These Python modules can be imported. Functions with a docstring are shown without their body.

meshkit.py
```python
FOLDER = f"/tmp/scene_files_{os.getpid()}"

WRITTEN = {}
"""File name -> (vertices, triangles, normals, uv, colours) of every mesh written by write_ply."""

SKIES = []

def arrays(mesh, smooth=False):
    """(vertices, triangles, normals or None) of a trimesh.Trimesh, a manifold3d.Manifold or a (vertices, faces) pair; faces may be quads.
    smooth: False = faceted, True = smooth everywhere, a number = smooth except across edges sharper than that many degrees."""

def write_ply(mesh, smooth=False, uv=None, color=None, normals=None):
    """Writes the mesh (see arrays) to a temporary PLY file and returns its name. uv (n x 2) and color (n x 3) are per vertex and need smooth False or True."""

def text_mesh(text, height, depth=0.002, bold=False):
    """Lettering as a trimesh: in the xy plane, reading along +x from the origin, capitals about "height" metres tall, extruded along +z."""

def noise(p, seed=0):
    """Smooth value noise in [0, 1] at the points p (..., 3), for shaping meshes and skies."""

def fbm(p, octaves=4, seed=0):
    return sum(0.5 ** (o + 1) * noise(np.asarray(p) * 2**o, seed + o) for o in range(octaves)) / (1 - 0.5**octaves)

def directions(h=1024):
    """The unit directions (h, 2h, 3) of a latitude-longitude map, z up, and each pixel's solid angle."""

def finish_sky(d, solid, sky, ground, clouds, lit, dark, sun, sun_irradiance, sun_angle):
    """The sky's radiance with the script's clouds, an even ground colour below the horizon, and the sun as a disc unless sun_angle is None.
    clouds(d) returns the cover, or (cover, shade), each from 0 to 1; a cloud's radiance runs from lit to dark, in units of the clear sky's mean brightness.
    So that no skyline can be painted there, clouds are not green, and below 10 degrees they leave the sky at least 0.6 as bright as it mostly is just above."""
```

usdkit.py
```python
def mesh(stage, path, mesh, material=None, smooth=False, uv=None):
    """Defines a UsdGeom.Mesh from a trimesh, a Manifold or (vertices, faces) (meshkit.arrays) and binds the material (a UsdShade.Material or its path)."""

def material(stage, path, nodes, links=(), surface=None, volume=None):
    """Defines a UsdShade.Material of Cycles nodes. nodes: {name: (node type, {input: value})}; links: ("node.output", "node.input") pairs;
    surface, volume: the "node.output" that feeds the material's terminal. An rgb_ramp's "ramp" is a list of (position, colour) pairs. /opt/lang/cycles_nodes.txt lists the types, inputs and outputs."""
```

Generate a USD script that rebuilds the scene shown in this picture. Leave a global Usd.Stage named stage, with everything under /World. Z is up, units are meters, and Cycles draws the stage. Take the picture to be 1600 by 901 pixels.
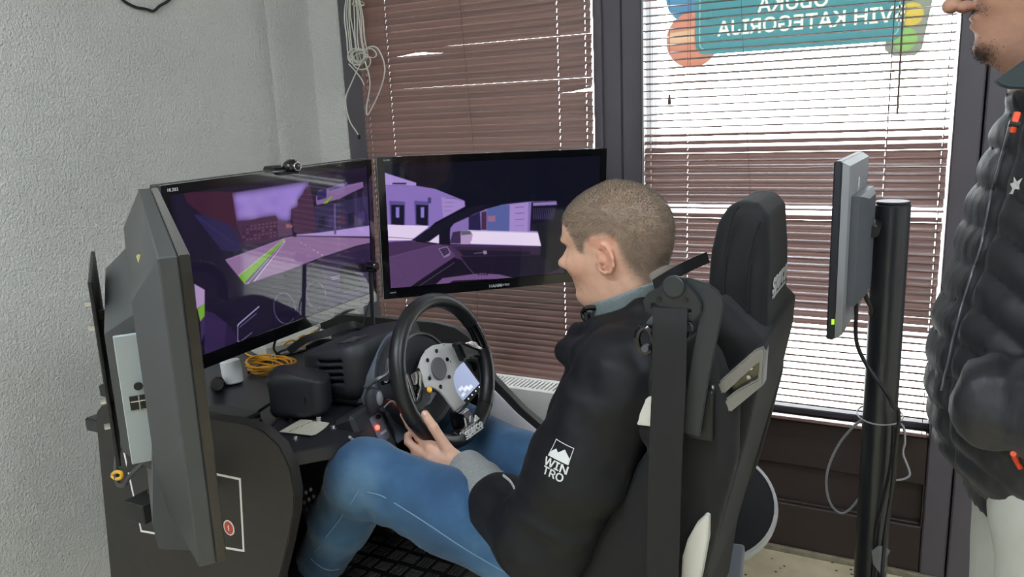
import math, random
import numpy as np
import trimesh, usdkit, meshkit
from trimesh import creation as tc
from shapely.geometry import Polygon, LineString, Point
from shapely import affinity
from shapely.ops import unary_union
from PIL import Image, ImageDraw, ImageFilter
from pxr import Usd, UsdGeom, UsdShade, UsdLux, Gf, Sdf, Vt
random.seed(7)
stage = Usd.Stage.CreateInMemory()
UsdGeom.SetStageUpAxis(stage, 'Z'); UsdGeom.SetStageMetersPerUnit(stage, 1.0)
UsdGeom.Xform.Define(stage, '/World'); UsdGeom.Scope.Define(stage, '/World/Looks')

# ---------------------------------------------------------------- camera, sky, exposure
CAM_Z, FPX = 1.425, 1240.0
YAW, PITCH, ROLL = 27.701, 12.519, -2.493
EXPOSURE = 0.15
SKY = 2.1
LAMP = 25.0
cam = UsdGeom.Camera.Define(stage, '/World/camera')
cam.CreateHorizontalApertureAttr(36.0); cam.CreateVerticalApertureAttr(36.0 * 901 / 1600)
cam.CreateFocalLengthAttr(36.0 * FPX / 1600); cam.CreateClippingRangeAttr(Gf.Vec2f(0.05, 500)); cam.CreateExposureAttr(EXPOSURE)
_y, _p, _r = map(math.radians, (YAW, PITCH, ROLL))
_f = np.array([-math.sin(_y) * math.cos(_p), math.cos(_y) * math.cos(_p), -math.sin(_p)])
_rt = np.array([math.cos(_y), math.sin(_y), 0.0]); _u = np.cross(_rt, _f)
_rt, _u = math.cos(_r) * _rt + math.sin(_r) * _u, -math.sin(_r) * _rt + math.cos(_r) * _u
CAMP = np.array([0, 0, CAM_Z])
cam.AddTransformOp().Set(Gf.Matrix4d(*_rt, 0, *_u, 0, *(-_f), 0, *CAMP, 1))
dome = UsdLux.DomeLight.Define(stage, '/World/sky'); dome.CreateIntensityAttr(SKY); dome.CreateColorAttr(Gf.Vec3f(0.95, 0.98, 1.0))

# ---------------------------------------------------------------- measuring (points of the room read off where they stand)
def ray(x, y):
    return ((x - 800) / FPX) * _rt - ((y - 450.5) / FPX) * _u + _f
def W(x, y, Y=None, X=None, Z=None, pl=None):
    d = ray(x, y)
    if pl is not None:
        c, n = pl; n = np.asarray(n, float); t = np.dot(np.asarray(c) - CAMP, n) / np.dot(d, n)
    elif Y is not None: t = Y / d[1]
    elif X is not None: t = X / d[0]
    else: t = (Z - CAM_Z) / d[2]
    return CAMP + d * t
def WX(q, X): return np.array([W(a, b, X=X) for a, b in q])
def WY(q, Y): return np.array([W(a, b, Y=Y) for a, b in q])

# ---------------------------------------------------------------- materials
def lin(c):
    c = np.asarray(c, float) / 255.0
    return tuple(np.where(c <= 0.04045, c / 12.92, ((c + 0.055) / 1.055) ** 2.4))
def mat(name, rgb, rough=0.5, metal=0.0, bump=None, var=None, coat=0.0, spec=0.5, sheen=0.0, emit=None, trans=0.0, sss=0.0, attr=None, stretch=None, alpha=1.0):
    """principled material; bump=(scale, strength, distance), var=(scale, amount): procedural relief and tone."""
    path = '/World/Looks/' + name
    n = {'p': ('principled_bsdf', dict(base_color=lin(rgb), roughness=rough, metallic=metal, coat_weight=coat, specular_ior_level=spec, sheen_weight=sheen, transmission_weight=trans, alpha=alpha))}
    L = []
    if sss: n['p'][1].update(subsurface_weight=sss, subsurface_scale=0.004, subsurface_radius=(1.0, .35, .2))
    if emit: n['p'][1].update(emission_color=lin(rgb), emission_strength=emit)
    if bump or var:
        n['tc'] = ('geometry', {})
        src = 'tc.position'
        if stretch:
            n['mp'] = ('mapping', dict(scale=stretch)); L.append(('tc.position', 'mp.vector')); src = 'mp.vector'
    if bump:
        n['bn'] = ('noise_texture', dict(scale=bump[0], detail=4.0, roughness=.6)); n['b'] = ('bump', dict(strength=bump[1], distance=bump[2]))
        L += [(src, 'bn.vector'), ('bn.fac', 'b.height'), ('b.normal', 'p.normal')]
    if var:
        a = np.array(lin(rgb)); k = var[1]
        n['vn'] = ('noise_texture', dict(scale=var[0], detail=3.0)); n['vr'] = ('rgb_ramp', {'ramp': [(.3, tuple(a * (1 - k))), (.7, tuple(np.minimum(a * (1 + k), 1)))]})
        L += [(src, 'vn.vector'), ('vn.fac', 'vr.fac'), ('vr.color', 'p.base_color')]
    if attr:
        n['at'] = ('attribute', {'attribute': attr}); L = [l for l in L if l[1] != 'p.base_color'] + [('at.color', 'p.base_color')]
    return usdkit.material(stage, path, n, L, surface='p.BSDF')

# ---------------------------------------------------------------- things and parts
_used = {}
def numbered(parent, name):
    k = (parent, name); c = _used.get(k, 0); _used[k] = c + 1
    return parent + '/' + (name if c == 0 else '%s_%03d' % (name, c))
def data(prim, **kw):
    for k, v in kw.items():
        if v: prim.SetCustomDataByKey(k, v)
class Thing:
    def __init__(s, name, label, cat, loc=(0, 0, 0), group=None, kind=None):
        s.path = numbered('/World', name); s.loc = np.asarray(loc, float)
        x = UsdGeom.Xform.Define(stage, s.path); x.AddTranslateOp().Set(Gf.Vec3d(*map(float, s.loc)))
        data(x.GetPrim(), label=label, category=cat, group=group, kind=kind)
    def part(s, name, mesh, m, smooth=35, parent=None, label=None, kind=None, col=None, tag=False):
        p = numbered(parent or s.path, name)
        v, f = tri(mesh)
        prim = put(p, (v - s.loc, f), m, smooth, col)
        data(prim.GetPrim(), label=label, kind=kind)
        return p
def tri(mesh):
    if isinstance(mesh, (list,)): mesh = trimesh.util.concatenate(mesh)
    if isinstance(mesh, tuple): return np.asarray(mesh[0], float), np.asarray(mesh[1], int)
    if hasattr(mesh, 'to_mesh'):
        q = mesh.to_mesh(); return np.asarray(q.vert_properties[:, :3], float), np.asarray(q.tri_verts, int)
    return np.asarray(mesh.vertices, float), np.asarray(mesh.faces, int)
def put(path, vf, m, smooth=35, col=None):
    g = usdkit.mesh(stage, path, vf, m, smooth=smooth if col is None else True)
    if col is not None:
        UsdGeom.PrimvarsAPI(g).CreatePrimvar('col', Sdf.ValueTypeNames.Color3fArray, 'vertex').Set(Vt.Vec3fArray.FromNumpy(np.asarray(col, np.float32)))
    return g
def single(name, mesh, m, label, cat, group=None, smooth=35, kind=None, col=None):
    """a thing that is one mesh"""
    p = numbered('/World', name); g = put(p, tri(mesh), m, smooth, col)
    data(g.GetPrim(), label=label, category=cat, group=group, kind=kind); return p
def struct(name, mesh, m, label, parent=None, smooth=35):
    p = numbered(parent or '/World', name); g = put(p, tri(mesh), m, smooth)
    if parent is None: data(g.GetPrim(), label=label, kind='structure')
    return p

# ---------------------------------------------------------------- shapes
def norm(v): v = np.asarray(v, float); return v / np.linalg.norm(v)
def box(lo, hi, c=0.0):
    """axis box, chamfered by c"""
    lo, hi = np.minimum(lo, hi).astype(float), np.maximum(lo, hi).astype(float)
    if c <= 0:
        m = tc.box(hi - lo); m.apply_translation((lo + hi) / 2); return m
    c = min(c, *((hi - lo) / 2.01)); pts = []
    for i in (0, 1):
        for j in (0, 1):
            for k in (0, 1):
                s = np.array([i, j, k]); b = np.where(s, hi, lo); d = np.where(s, -c, c)
                for ax in range(3):
                    e = d.copy(); e[ax] = 0; pts.append(b + e)
    return trimesh.convex.convex_hull(np.array(pts))
def frame(o, x, y=None, z=None):
    """4x4 from an origin, x axis and approximate y (or z) axis"""
    x = norm(x)
    if y is not None: z = norm(np.cross(x, y)); y = np.cross(z, x)
    else: y = norm(np.cross(z, x)); z = np.cross(x, y)
    M = np.eye(4); M[:3, 0], M[:3, 1], M[:3, 2], M[:3, 3] = x, y, z, o; return M
def at(m, M): m = m.copy(); m.apply_transform(M); return m
def spl(pts, n=8, closed=False):
    """Catmull-Rom through the points"""
    P = np.asarray(pts, float); N = len(P); out = []
    for i in range(N if closed else N - 1):
        g = lambda k: P[k % N] if closed else P[min(max(k, 0), N - 1)]
        a, b, c, d = g(i - 1), g(i), g(i + 1), g(i + 2)
        for t in np.linspace(0, 1, n, endpoint=False):
            out.append(.5 * (2 * b + (c - a) * t + (2 * a - 5 * b + 4 * c - d) * t * t + (3 * b - a - 3 * c + d) * t ** 3))
    if not closed: out.append(P[-1])
    return np.array(out)
def sweep(path, prof, closed=False, up=None, caps=True, scale=None):
    """profile (k,2) along a path; parallel-transport frames"""
    p = np.asarray(path, float); N = len(p); prof = np.asarray(prof, float); K = len(prof)
    t = np.roll(p, -1, 0) - np.roll(p, 1, 0) if closed else np.gradient(p, axis=0)
    t /= np.linalg.norm(t, axis=1, keepdims=True) + 1e-12
    a = np.zeros_like(p)
    v = np.asarray(up, float) if up is not None else (np.array([0, 0, 1.0]) if abs(t[0][2]) < .9 else np.array([1.0, 0, 0]))
    for i in range(N):
        if up is not None: v = np.asarray(up, float)
        v = v - t[i] * np.dot(v, t[i]); v = v / (np.linalg.norm(v) + 1e-12); a[i] = v
    b = np.cross(t, a)
    sc = np.ones(N) if scale is None else np.asarray(scale, float)
    V = (p[:, None] + sc[:, None, None] * (prof[None, :, 0, None] * b[:, None] + prof[None, :, 1, None] * a[:, None])).reshape(-1, 3)
    F = []
    for i in range(N if closed else N - 1):
        j = (i + 1) % N
        for k in range(K):
            l = (k + 1) % K
            F += [[i * K + k, j * K + k, j * K + l], [i * K + k, j * K + l, i * K + l]]
    if caps and not closed:
        V = np.vstack([V, p[0], p[-1]]); c0, c1 = N * K, N * K + 1
        for k in range(K):
            l = (k + 1) % K; F += [[c0, k, l], [c1, (N - 1) * K + l, (N - 1) * K + k]]
    m = trimesh.Trimesh(V, np.array(F), process=False)
    if m.volume < 0: m.invert()
    return m
def ring(n=8, r=1.0, ry=None): a = np.arange(n) * 2 * np.pi / n; return np.stack([r * np.cos(a), (ry or r) * np.sin(a)], 1)
def rod(pts, r, n=8, smooth=0, closed=False, scale=None):
    if smooth: pts = spl(pts, smooth, closed)
    return sweep(pts, ring(n, r), closed, scale=scale)
def rect2(w, h, c=0): return np.array([[-w / 2, -h / 2], [w / 2, -h / 2], [w / 2, h / 2], [-w / 2, h / 2]])
def lathe(prof, n=32):
    return tc.revolve(np.asarray(prof, float), sections=n)
def cyl(a, b, r, n=20, c=0.0, r2=None):
    """cylinder from a to b with chamfer c"""
    a, b = np.asarray(a, float), np.asarray(b, float); L = np.linalg.norm(b - a); r2 = r if r2 is None else r2
    pr = [(0, 0), (r - c, 0), (r, c), (r2, L - c), (r2 - c, L), (0, L)] if c else [(0, 0), (r, 0), (r2, L), (0, L)]
    m = lathe(pr, n); z = norm(b - a); x = np.cross(z, [0, 0, 1.0]) if abs(z[2]) < .95 else np.array([1.0, 0, 0])
    x = norm(np.cross(np.cross(z, x), z)); return at(m, frame(a, x, y=np.cross(z, x)))
def extr(poly, d):
    gs = [g for g in getattr(poly, 'geoms', [poly]) if g.area > 1e-10]
    return trimesh.util.concatenate([tc.extrude_polygon(g, d, engine='earcut') for g in gs])
def slab(poly, d, c, M):
    """polygon plate of thickness d with edges chamfered by c, on frame M (z outward)"""
    if c <= 0: return at(extr(poly, d), M)
    out = []
    p = poly if isinstance(poly, Polygon) else Polygon(poly)
    import manifold3d as mf
    def cs(g): return mf.CrossSection([np.asarray(r.coords)[:-1] for r in [g.exterior, *g.interiors]], mf.FillRule.EvenOdd)
    A = cs(p).extrude(d - 2 * c).translate([0, 0, c])
    s = p.buffer(-c, join_style=1)
    B = cs(s if isinstance(s, Polygon) else max(s.geoms, key=lambda g: g.area)).extrude(d)
    H = A + B
    q = H.to_mesh(); return at(trimesh.Trimesh(q.vert_properties[:, :3], q.tri_verts, process=False), M)
def yprism(pts3, y0, y1, c=0.0, r=0.0):
    """polygon given as points of the XZ plane, from y0 to y1"""
    q = np.asarray(pts3); p = Polygon(np.stack([q[:, 0], q[:, -1]], 1)).buffer(0)
    if r: p = p.buffer(-r).buffer(r, quad_segs=6)
    M = np.array([[1, 0, 0, 0], [0, 0, -1, max(y0, y1)], [0, 1, 0, 0], [0, 0, 0, 1.0]])
    return slab(p, abs(y1 - y0), c, M)
def xprism(pts3, x0, x1, c=0.0, r=0.0):
    q = np.asarray(pts3); p = Polygon(np.stack([q[:, 1], q[:, 2]], 1)).buffer(0)
    if r: p = p.buffer(-r).buffer(r, quad_segs=6)
    M = np.array([[0, 0, 1, min(x0, x1)], [1, 0, 0, 0], [0, 1, 0, 0], [0, 0, 0, 1.0]])
    return slab(p, abs(x1 - x0), c, M)
def rrect(w, h, r, cx=0, cy=0): return affinity.translate(Polygon([(-w/2, -h/2), (w/2, -h/2), (w/2, h/2), (-w/2, h/2)]).buffer(-r).buffer(r, quad_segs=5), cx, cy)
def text(s, h, depth, M, bold=False, center=True, shear=0.0, sx=1.0):
    m = meshkit.text_mesh(s, h, depth, bold); b = m.bounds
    if center: m.apply_translation([-(b[0][0] + b[1][0]) / 2, -h / 2, 0])
    T = np.eye(4); T[0, 1] = shear; T[0, 0] = sx; m.apply_transform(T)
    return at(m, M)

# ---------------------------------------------------------------- signed distances -> skins
def sm(a, b, k):
    h = np.maximum(k - np.abs(a - b), 0) / k; return np.minimum(a, b) - h * h * k * .25
def smx(a, b, k): return -sm(-a, -b, k)
def s_cone(p, a, b, ra, rb):
    a, b = np.asarray(a, float), np.asarray(b, float); ba = b - a; h = np.clip((p - a) @ ba / (ba @ ba), 0, 1)
    return np.linalg.norm(p - a - h[:, None] * ba, axis=1) - (ra + (rb - ra) * h)
def s_ell(p, c, r, R=None):
    q = p - np.asarray(c, float)
    if R is not None: q = q @ R
    r = np.asarray(r, float); k0 = np.linalg.norm(q / r, axis=1); k1 = np.linalg.norm(q / r ** 2, axis=1)
    return k0 * (k0 - 1) / np.maximum(k1, 1e-9)
def s_flat(p, a, b, wa, wb, ta, tb, n):
    """tapered limb with an elliptical section: width w across, thickness t along n"""
    a, b = np.asarray(a, float), np.asarray(b, float); ba = b - a; h = np.clip((p - a) @ ba / (ba @ ba), 0, 1)
    q = p - a - h[:, None] * ba; n = norm(n); u = q @ n; rest = np.linalg.norm(q - u[:, None] * n, axis=1)
    w, t = wa + (wb - wa) * h, ta + (tb - ta) * h; k = np.sqrt((rest / w) ** 2 + (u / t) ** 2)
    return (k - 1) * np.minimum(w, t)
def s_poly(u, v, poly):
    """signed distance of points (u, v) to a polygon"""
    P = np.asarray(poly, float); d = np.full(len(u), 1e9); s = np.zeros(len(u), bool)
    for i in range(len(P)):
        a, b = P[i], P[i - 1]; e = b - a; wx, wy = u - a[0], v - a[1]
        t = np.clip((wx * e[0] + wy * e[1]) / (e @ e), 0, 1); d = np.minimum(d, (wx - e[0] * t) ** 2 + (wy - e[1] * t) ** 2)
        c = (a[1] > v) != (b[1] > v)
        with np.errstate(divide='ignore', invalid='ignore'): s ^= c & (u < (b[0] - a[0]) * (v - a[1]) / (b[1] - a[1] + 1e-15) + a[0])
    return np.where(s, -1, 1) * np.sqrt(d)
def s_prism(p, poly, y0, y1, r):
    d2 = s_poly(p[:, 0], p[:, 2], poly) + r; dy = np.abs(p[:, 1] - (y0 + y1) / 2) - abs(y1 - y0) / 2 + r
    return np.minimum(np.maximum(d2, dy), 0) + np.hypot(np.maximum(d2, 0), np.maximum(dy, 0)) - r
def skin(f, lo, hi, h):
    """surface nets of f < 0 on a grid of step h"""
    lo, hi = np.asarray(lo, float), np.asarray(hi, float); n = np.ceil((hi - lo) / h).astype(int) + 1
    ax = [lo[i] + h * np.arange(n[i]) for i in range(3)]
    D = np.empty(n, np.float32)
    st = max(1, int(400000 // (n[1] * n[2])))
    for i in range(0, n[0], st):
        g = np.stack(np.meshgrid(ax[0][i:i + st], ax[1], ax[2], indexing='ij'), -1); D[i:i + st] = f(g.reshape(-1, 3)).reshape(g.shape[:3])
    S = D < 0; c = S[:-1, :-1, :-1].astype(np.int8)
    cnt = sum(S[a:n[0] - 1 + a, b:n[1] - 1 + b, d:n[2] - 1 + d].astype(np.int8) for a in (0, 1) for b in (0, 1) for d in (0, 1))
    act = (cnt > 0) & (cnt < 8); idx = -np.ones(act.shape, np.int64); I = np.argwhere(act); idx[act] = np.arange(len(I))
    acc, num = np.zeros((len(I), 3)), np.zeros(len(I))
    C = [(a, b, d) for a in (0, 1) for b in (0, 1) for d in (0, 1)]
    for i, u in enumerate(C):
        for w in C[i + 1:]:
            if sum(abs(np.subtract(u, w))) != 1: continue
            du, dw = D[tuple((I + u).T)], D[tuple((I + w).T)]; x = (du < 0) != (dw < 0)
            t = np.where(x, du / np.where(x, du - dw, 1), 0)[:, None]
            acc += np.where(x[:, None], np.array(u) + t * np.subtract(w, u), 0); num += x
    V = lo + h * (I + acc / num[:, None]); F = []
    for axn in range(3):
        o1, o2 = [(1, 2), (2, 0), (0, 1)][axn]
        sl = [slice(None)] * 3; s2 = [slice(None)] * 3; sl[axn] = slice(0, n[axn] - 1); s2[axn] = slice(1, n[axn])
        E = S[tuple(sl)] != S[tuple(s2)]; E = E.copy()
        for o in (o1, o2):
            k = [slice(None)] * 3; k[o] = 0; E[tuple(k)] = False; k[o] = n[o] - 1; E[tuple(k)] = False
        Q = np.argwhere(E); e1, e2 = np.eye(3, dtype=int)[o1], np.eye(3, dtype=int)[o2]
        q = np.stack([idx[tuple((Q - e1 - e2).T)], idx[tuple((Q - e2).T)], idx[tuple(Q.T)], idx[tuple((Q - e1).T)]], 1)
        fl = S[tuple(Q.T)]; q = np.where(fl[:, None], q, q[:, ::-1]); F.append(q)
    q = np.vstack(F); F = np.vstack([q[:, [0, 1, 2]], q[:, [0, 2, 3]]])
    return trimesh.Trimesh(V, F, process=False)
def smooth_mesh(m, it=3):
    return trimesh.smoothing.filter_taubin(m, lamb=.5, nu=.52, iterations=it)
# ================================================================ the room
WALLY, WALLX = 2.5, -2.1
def wall_material():
    n = {'g': ('geometry', {}), 'n1': ('noise_texture', dict(scale=120.0, detail=3.0, roughness=.55)), 'n2': ('noise_texture', dict(scale=2.2, detail=3.0)),
         'n3': ('noise_texture', dict(scale=260.0, detail=2.0)), 'mx': ('mix_float', dict(fac=.3)),
         'b': ('bump', dict(strength=.9, distance=.012)), 'r': ('rgb_ramp', {'ramp': [(.3, lin((206, 207, 203))), (.7, lin((221, 221, 216)))]}),
         'p': ('principled_bsdf', dict(roughness=.92, specular_ior_level=.2))}
    return usdkit.material(stage, '/World/Looks/plaster', n, [('g.position', 'n1.vector'), ('g.position', 'n2.vector'), ('g.position', 'n3.vector'), ('n1.fac', 'mx.a'), ('n3.fac', 'mx.b'), ('mx.result', 'b.height'), ('b.normal', 'p.normal'),
                           ('n2.fac', 'r.fac'), ('r.color', 'p.base_color')], surface='p.BSDF')
PLASTER = wall_material()
PAINT = mat('ceiling_paint', (232, 232, 228), .9)
FRAME = mat('dark_aluminium', (92, 88, 94), .42, var=(6, .06), spec=.4)
FRAME2 = mat('dark_panel', (60, 50, 47), .4, var=(3, .12), spec=.4)
FLOORM = None
def floor_material():
    n = {'g': ('geometry', {}), 'v': ('voronoi_texture', dict(scale=28.0, feature='f1')), 'n': ('noise_texture', dict(scale=9.0, detail=4.0)), 'n2': ('noise_texture', dict(scale=130.0, detail=2.0)),
         'r': ('rgb_ramp', {'ramp': [(.0, lin((70, 62, 50))), (.10, lin((90, 80, 62))), (.16, lin((226, 212, 176))), (1, lin((232, 218, 184)))]}),
         'r2': ('rgb_ramp', {'ramp': [(.35, (.82, .82, .82)), (.65, (1, 1, 1))]}), 'm': ('mix_color', dict(blend_type='multiply', fac=1.0)),
         'p': ('principled_bsdf', dict(roughness=.5))}
    return usdkit.material(stage, '/World/Looks/floor_vinyl', n, [('g.position', 'v.vector'), ('g.position', 'n.vector'), ('v.distance', 'r.fac'), ('n.fac', 'r2.fac'), ('r.color', 'm.a'), ('r2.color', 'm.b'), ('m.result', 'p.base_color')], surface='p.BSDF')
FLOORM = floor_material()
CEIL = 2.75; XR, YB = 3.2, -3.4
struct('floor', box([WALLX - .15, YB - .1, -.12], [XR, WALLY + .06, 0]), FLOORM, 'speckled beige floor of the office')
struct('ceiling', box([WALLX - .15, YB - .1, CEIL], [XR, WALLY + .2, CEIL + .1]), PAINT, 'white painted ceiling above the office')
struct('wall_left', box([WALLX - .15, YB, 0], [WALLX, WALLY + .2, CEIL]), PLASTER, 'rough white plaster wall on the left behind the screens')
struct('wall_right', box([XR, YB, 0], [XR + .1, WALLY + .2, CEIL]), PAINT, 'white wall on the right side of the office')
struct('wall_back', box([WALLX, YB - .1, 0], [XR, YB, CEIL]), PAINT, 'white wall behind the camera')
# corner return beside the window, with its soft bulge
def corner():
    P = [(WALLX - .02, 2.2), (WALLX + .004, 2.23), (WALLX + .014, 2.27), (WALLX + .016, 2.33), (WALLX + .016, 2.4), (WALLX + .022, 2.425), (WALLX + .05, 2.432), (-1.965, 2.436), (-1.955, 2.445), (-1.952, 2.62), (WALLX - .02, 2.62)]
    m = extr(Polygon(P), CEIL); return m
struct('trim_1', corner(), PLASTER, 'plastered wall return beside the left window')
# front of the shop: posts, beams, lower panel
LX0, LX1, RX0, RX1 = -1.952, -.952, -.792, .058
def post(x0, x1, y0, y1, z0, z1, c=.004): return box([x0, y0, z0], [x1, y1, z1], c)
fr = Thing('trim', 'dark aluminium shopfront posts around the two windows', None, (-.87, 2.5, 0), kind='structure')
fr.path  # the posts of the front are pieces of it
fr.part('post', [post(LX0, LX0 + .1, 2.44, 2.6, .4, CEIL)], FRAME)
fr.part('post', [post(LX1, -.865, 2.448, 2.6, 0, CEIL), post(-.952, -.925, 2.43, 2.449, .4, CEIL, .003)], FRAME)
fr.part('post', [post(-.862, RX0 - .004, 2.44, 2.6, 0, CEIL)], FRAME)
fr.part('post', [post(RX0 - .005, RX0 + .001, 2.437, 2.47, .42, 2.46, .001)], mat('frame_lip', (150, 146, 146), .35))
fr.part('post', [post(RX1, .124, 2.445, 2.6, 0, CEIL)], FRAME)
fr.part('post', [post(.129, .36, 2.44, 2.6, 0, CEIL)], FRAME)
fr.part('post', [post(.364, 1.3, 2.46, 2.6, 0, CEIL)], FRAME)
fr.part('backing', [post(.10, .40, 2.5, 2.59, 0, CEIL), post(-.90, -.83, 2.5, 2.59, 0, CEIL)], FRAME2)
fr.part('beam', [post(LX0, 1.3, 2.45, 2.6, 2.46, CEIL)], FRAME)
struct('wall_front', [box([1.3, 2.45, 0], [XR, 2.6, CEIL]), box([LX0, 2.5, 0], [LX1, 2.62, .40])], PAINT, 'white wall under the left window and beside the shopfront')
pn = Thing('panel', 'dark brown recessed panel under the right window', None, (-.37, 2.5, 0), kind='structure')
pn.part('rail', [post(RX0, RX1, 2.452, 2.6, .30, .45), post(RX0, RX1, 2.44, 2.46, .452, .462, .002)], FRAME2)
pn.part('rail', [post(RX0, RX1, 2.452, 2.6, 0, .165)], FRAME2)
pn.part('stile', [post(RX1 - .006, RX1 - .001, 2.452, 2.6, .165, .30, .001)], FRAME2)
pn.part('stile', [post(RX0, RX0 + .05, 2.452, 2.6, .165, .30)], FRAME2)
pn.part('board', [post(RX0 + .05, RX1 - .006, 2.475, 2.58, .16, .31, .001)], FRAME2)
pn.part('moulding', [post(RX0 + .05, RX1 - .006, 2.462, 2.475, .165, .173, .002)], FRAME2)
struct('baseboard_front', [post(RX0, 1.3, 2.436, 2.452, 0, .018, .003)], mat('dusty_edge', (140, 132, 112), .8, var=(30, .3)), 'dusty joint strip along the foot of the shopfront')
def pane_material():
    n = {'t': ('transparent_bsdf', dict(color=(.95, .97, .97))), 'g': ('glossy_bsdf', dict(roughness=.02)), 'f': ('fresnel', dict(IOR=1.35)), 'm': ('mix_closure', {})}
    return usdkit.material(stage, '/World/Looks/pane', n, [('f.fac', 'm.fac'), ('t.BSDF', 'm.closure1'), ('g.BSDF', 'm.closure2')], surface='m.closure')
PANE = pane_material()
for i, (a, b, z0) in enumerate(((LX0 + .02, LX1, .4), (RX0, RX1, .45))):
    w = Thing('window_%d' % (i + 1), ['left window with closed brown blind', 'right window carrying the advertising sticker'][i], None, ((a + b) / 2, 2.54, z0), kind='structure')
    w.part('pane', box([a, 2.536, z0], [b, 2.542, 2.46]), PANE)
    w.part('sash', [box([a, 2.515, z0], [b, 2.56, z0 + .02], .003), box([a, 2.515, 2.42], [b, 2.56, 2.46], .003)], FRAME)
# the street outside, far brighter than the room
struct('ground', box([-30, 2.62, -.35], [30, 40, -.2]), mat('pavement', (205, 203, 198), .9, var=(2, .1)), 'bright pavement of the street outside')
# ceiling lamps (behind and above the camera)
LAMPM = mat('lamp_diffuser', (232, 242, 255), .6, emit=LAMP)
WHITEP = mat('lamp_body', (235, 235, 235), .5)
for x, y, lb in ((-.9, -.3, 'long fluorescent ceiling lamp nearest the left wall'), (1.25, .9, 'long fluorescent ceiling lamp on the right side'), (.1, -2.2, 'long fluorescent ceiling lamp at the back of the room')):
    t = Thing('ceiling_light', lb, 'lamp', (x, y, CEIL))
    t.part('body', box([x - .7, y - .2, CEIL - .045], [x + .7, y + .2, CEIL - .001], .01), WHITEP)
    t.part('diffuser', box([x - .66, y - .17, CEIL - .06], [x + .66, y + .17, CEIL - .046], .004), LAMPM)

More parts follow.
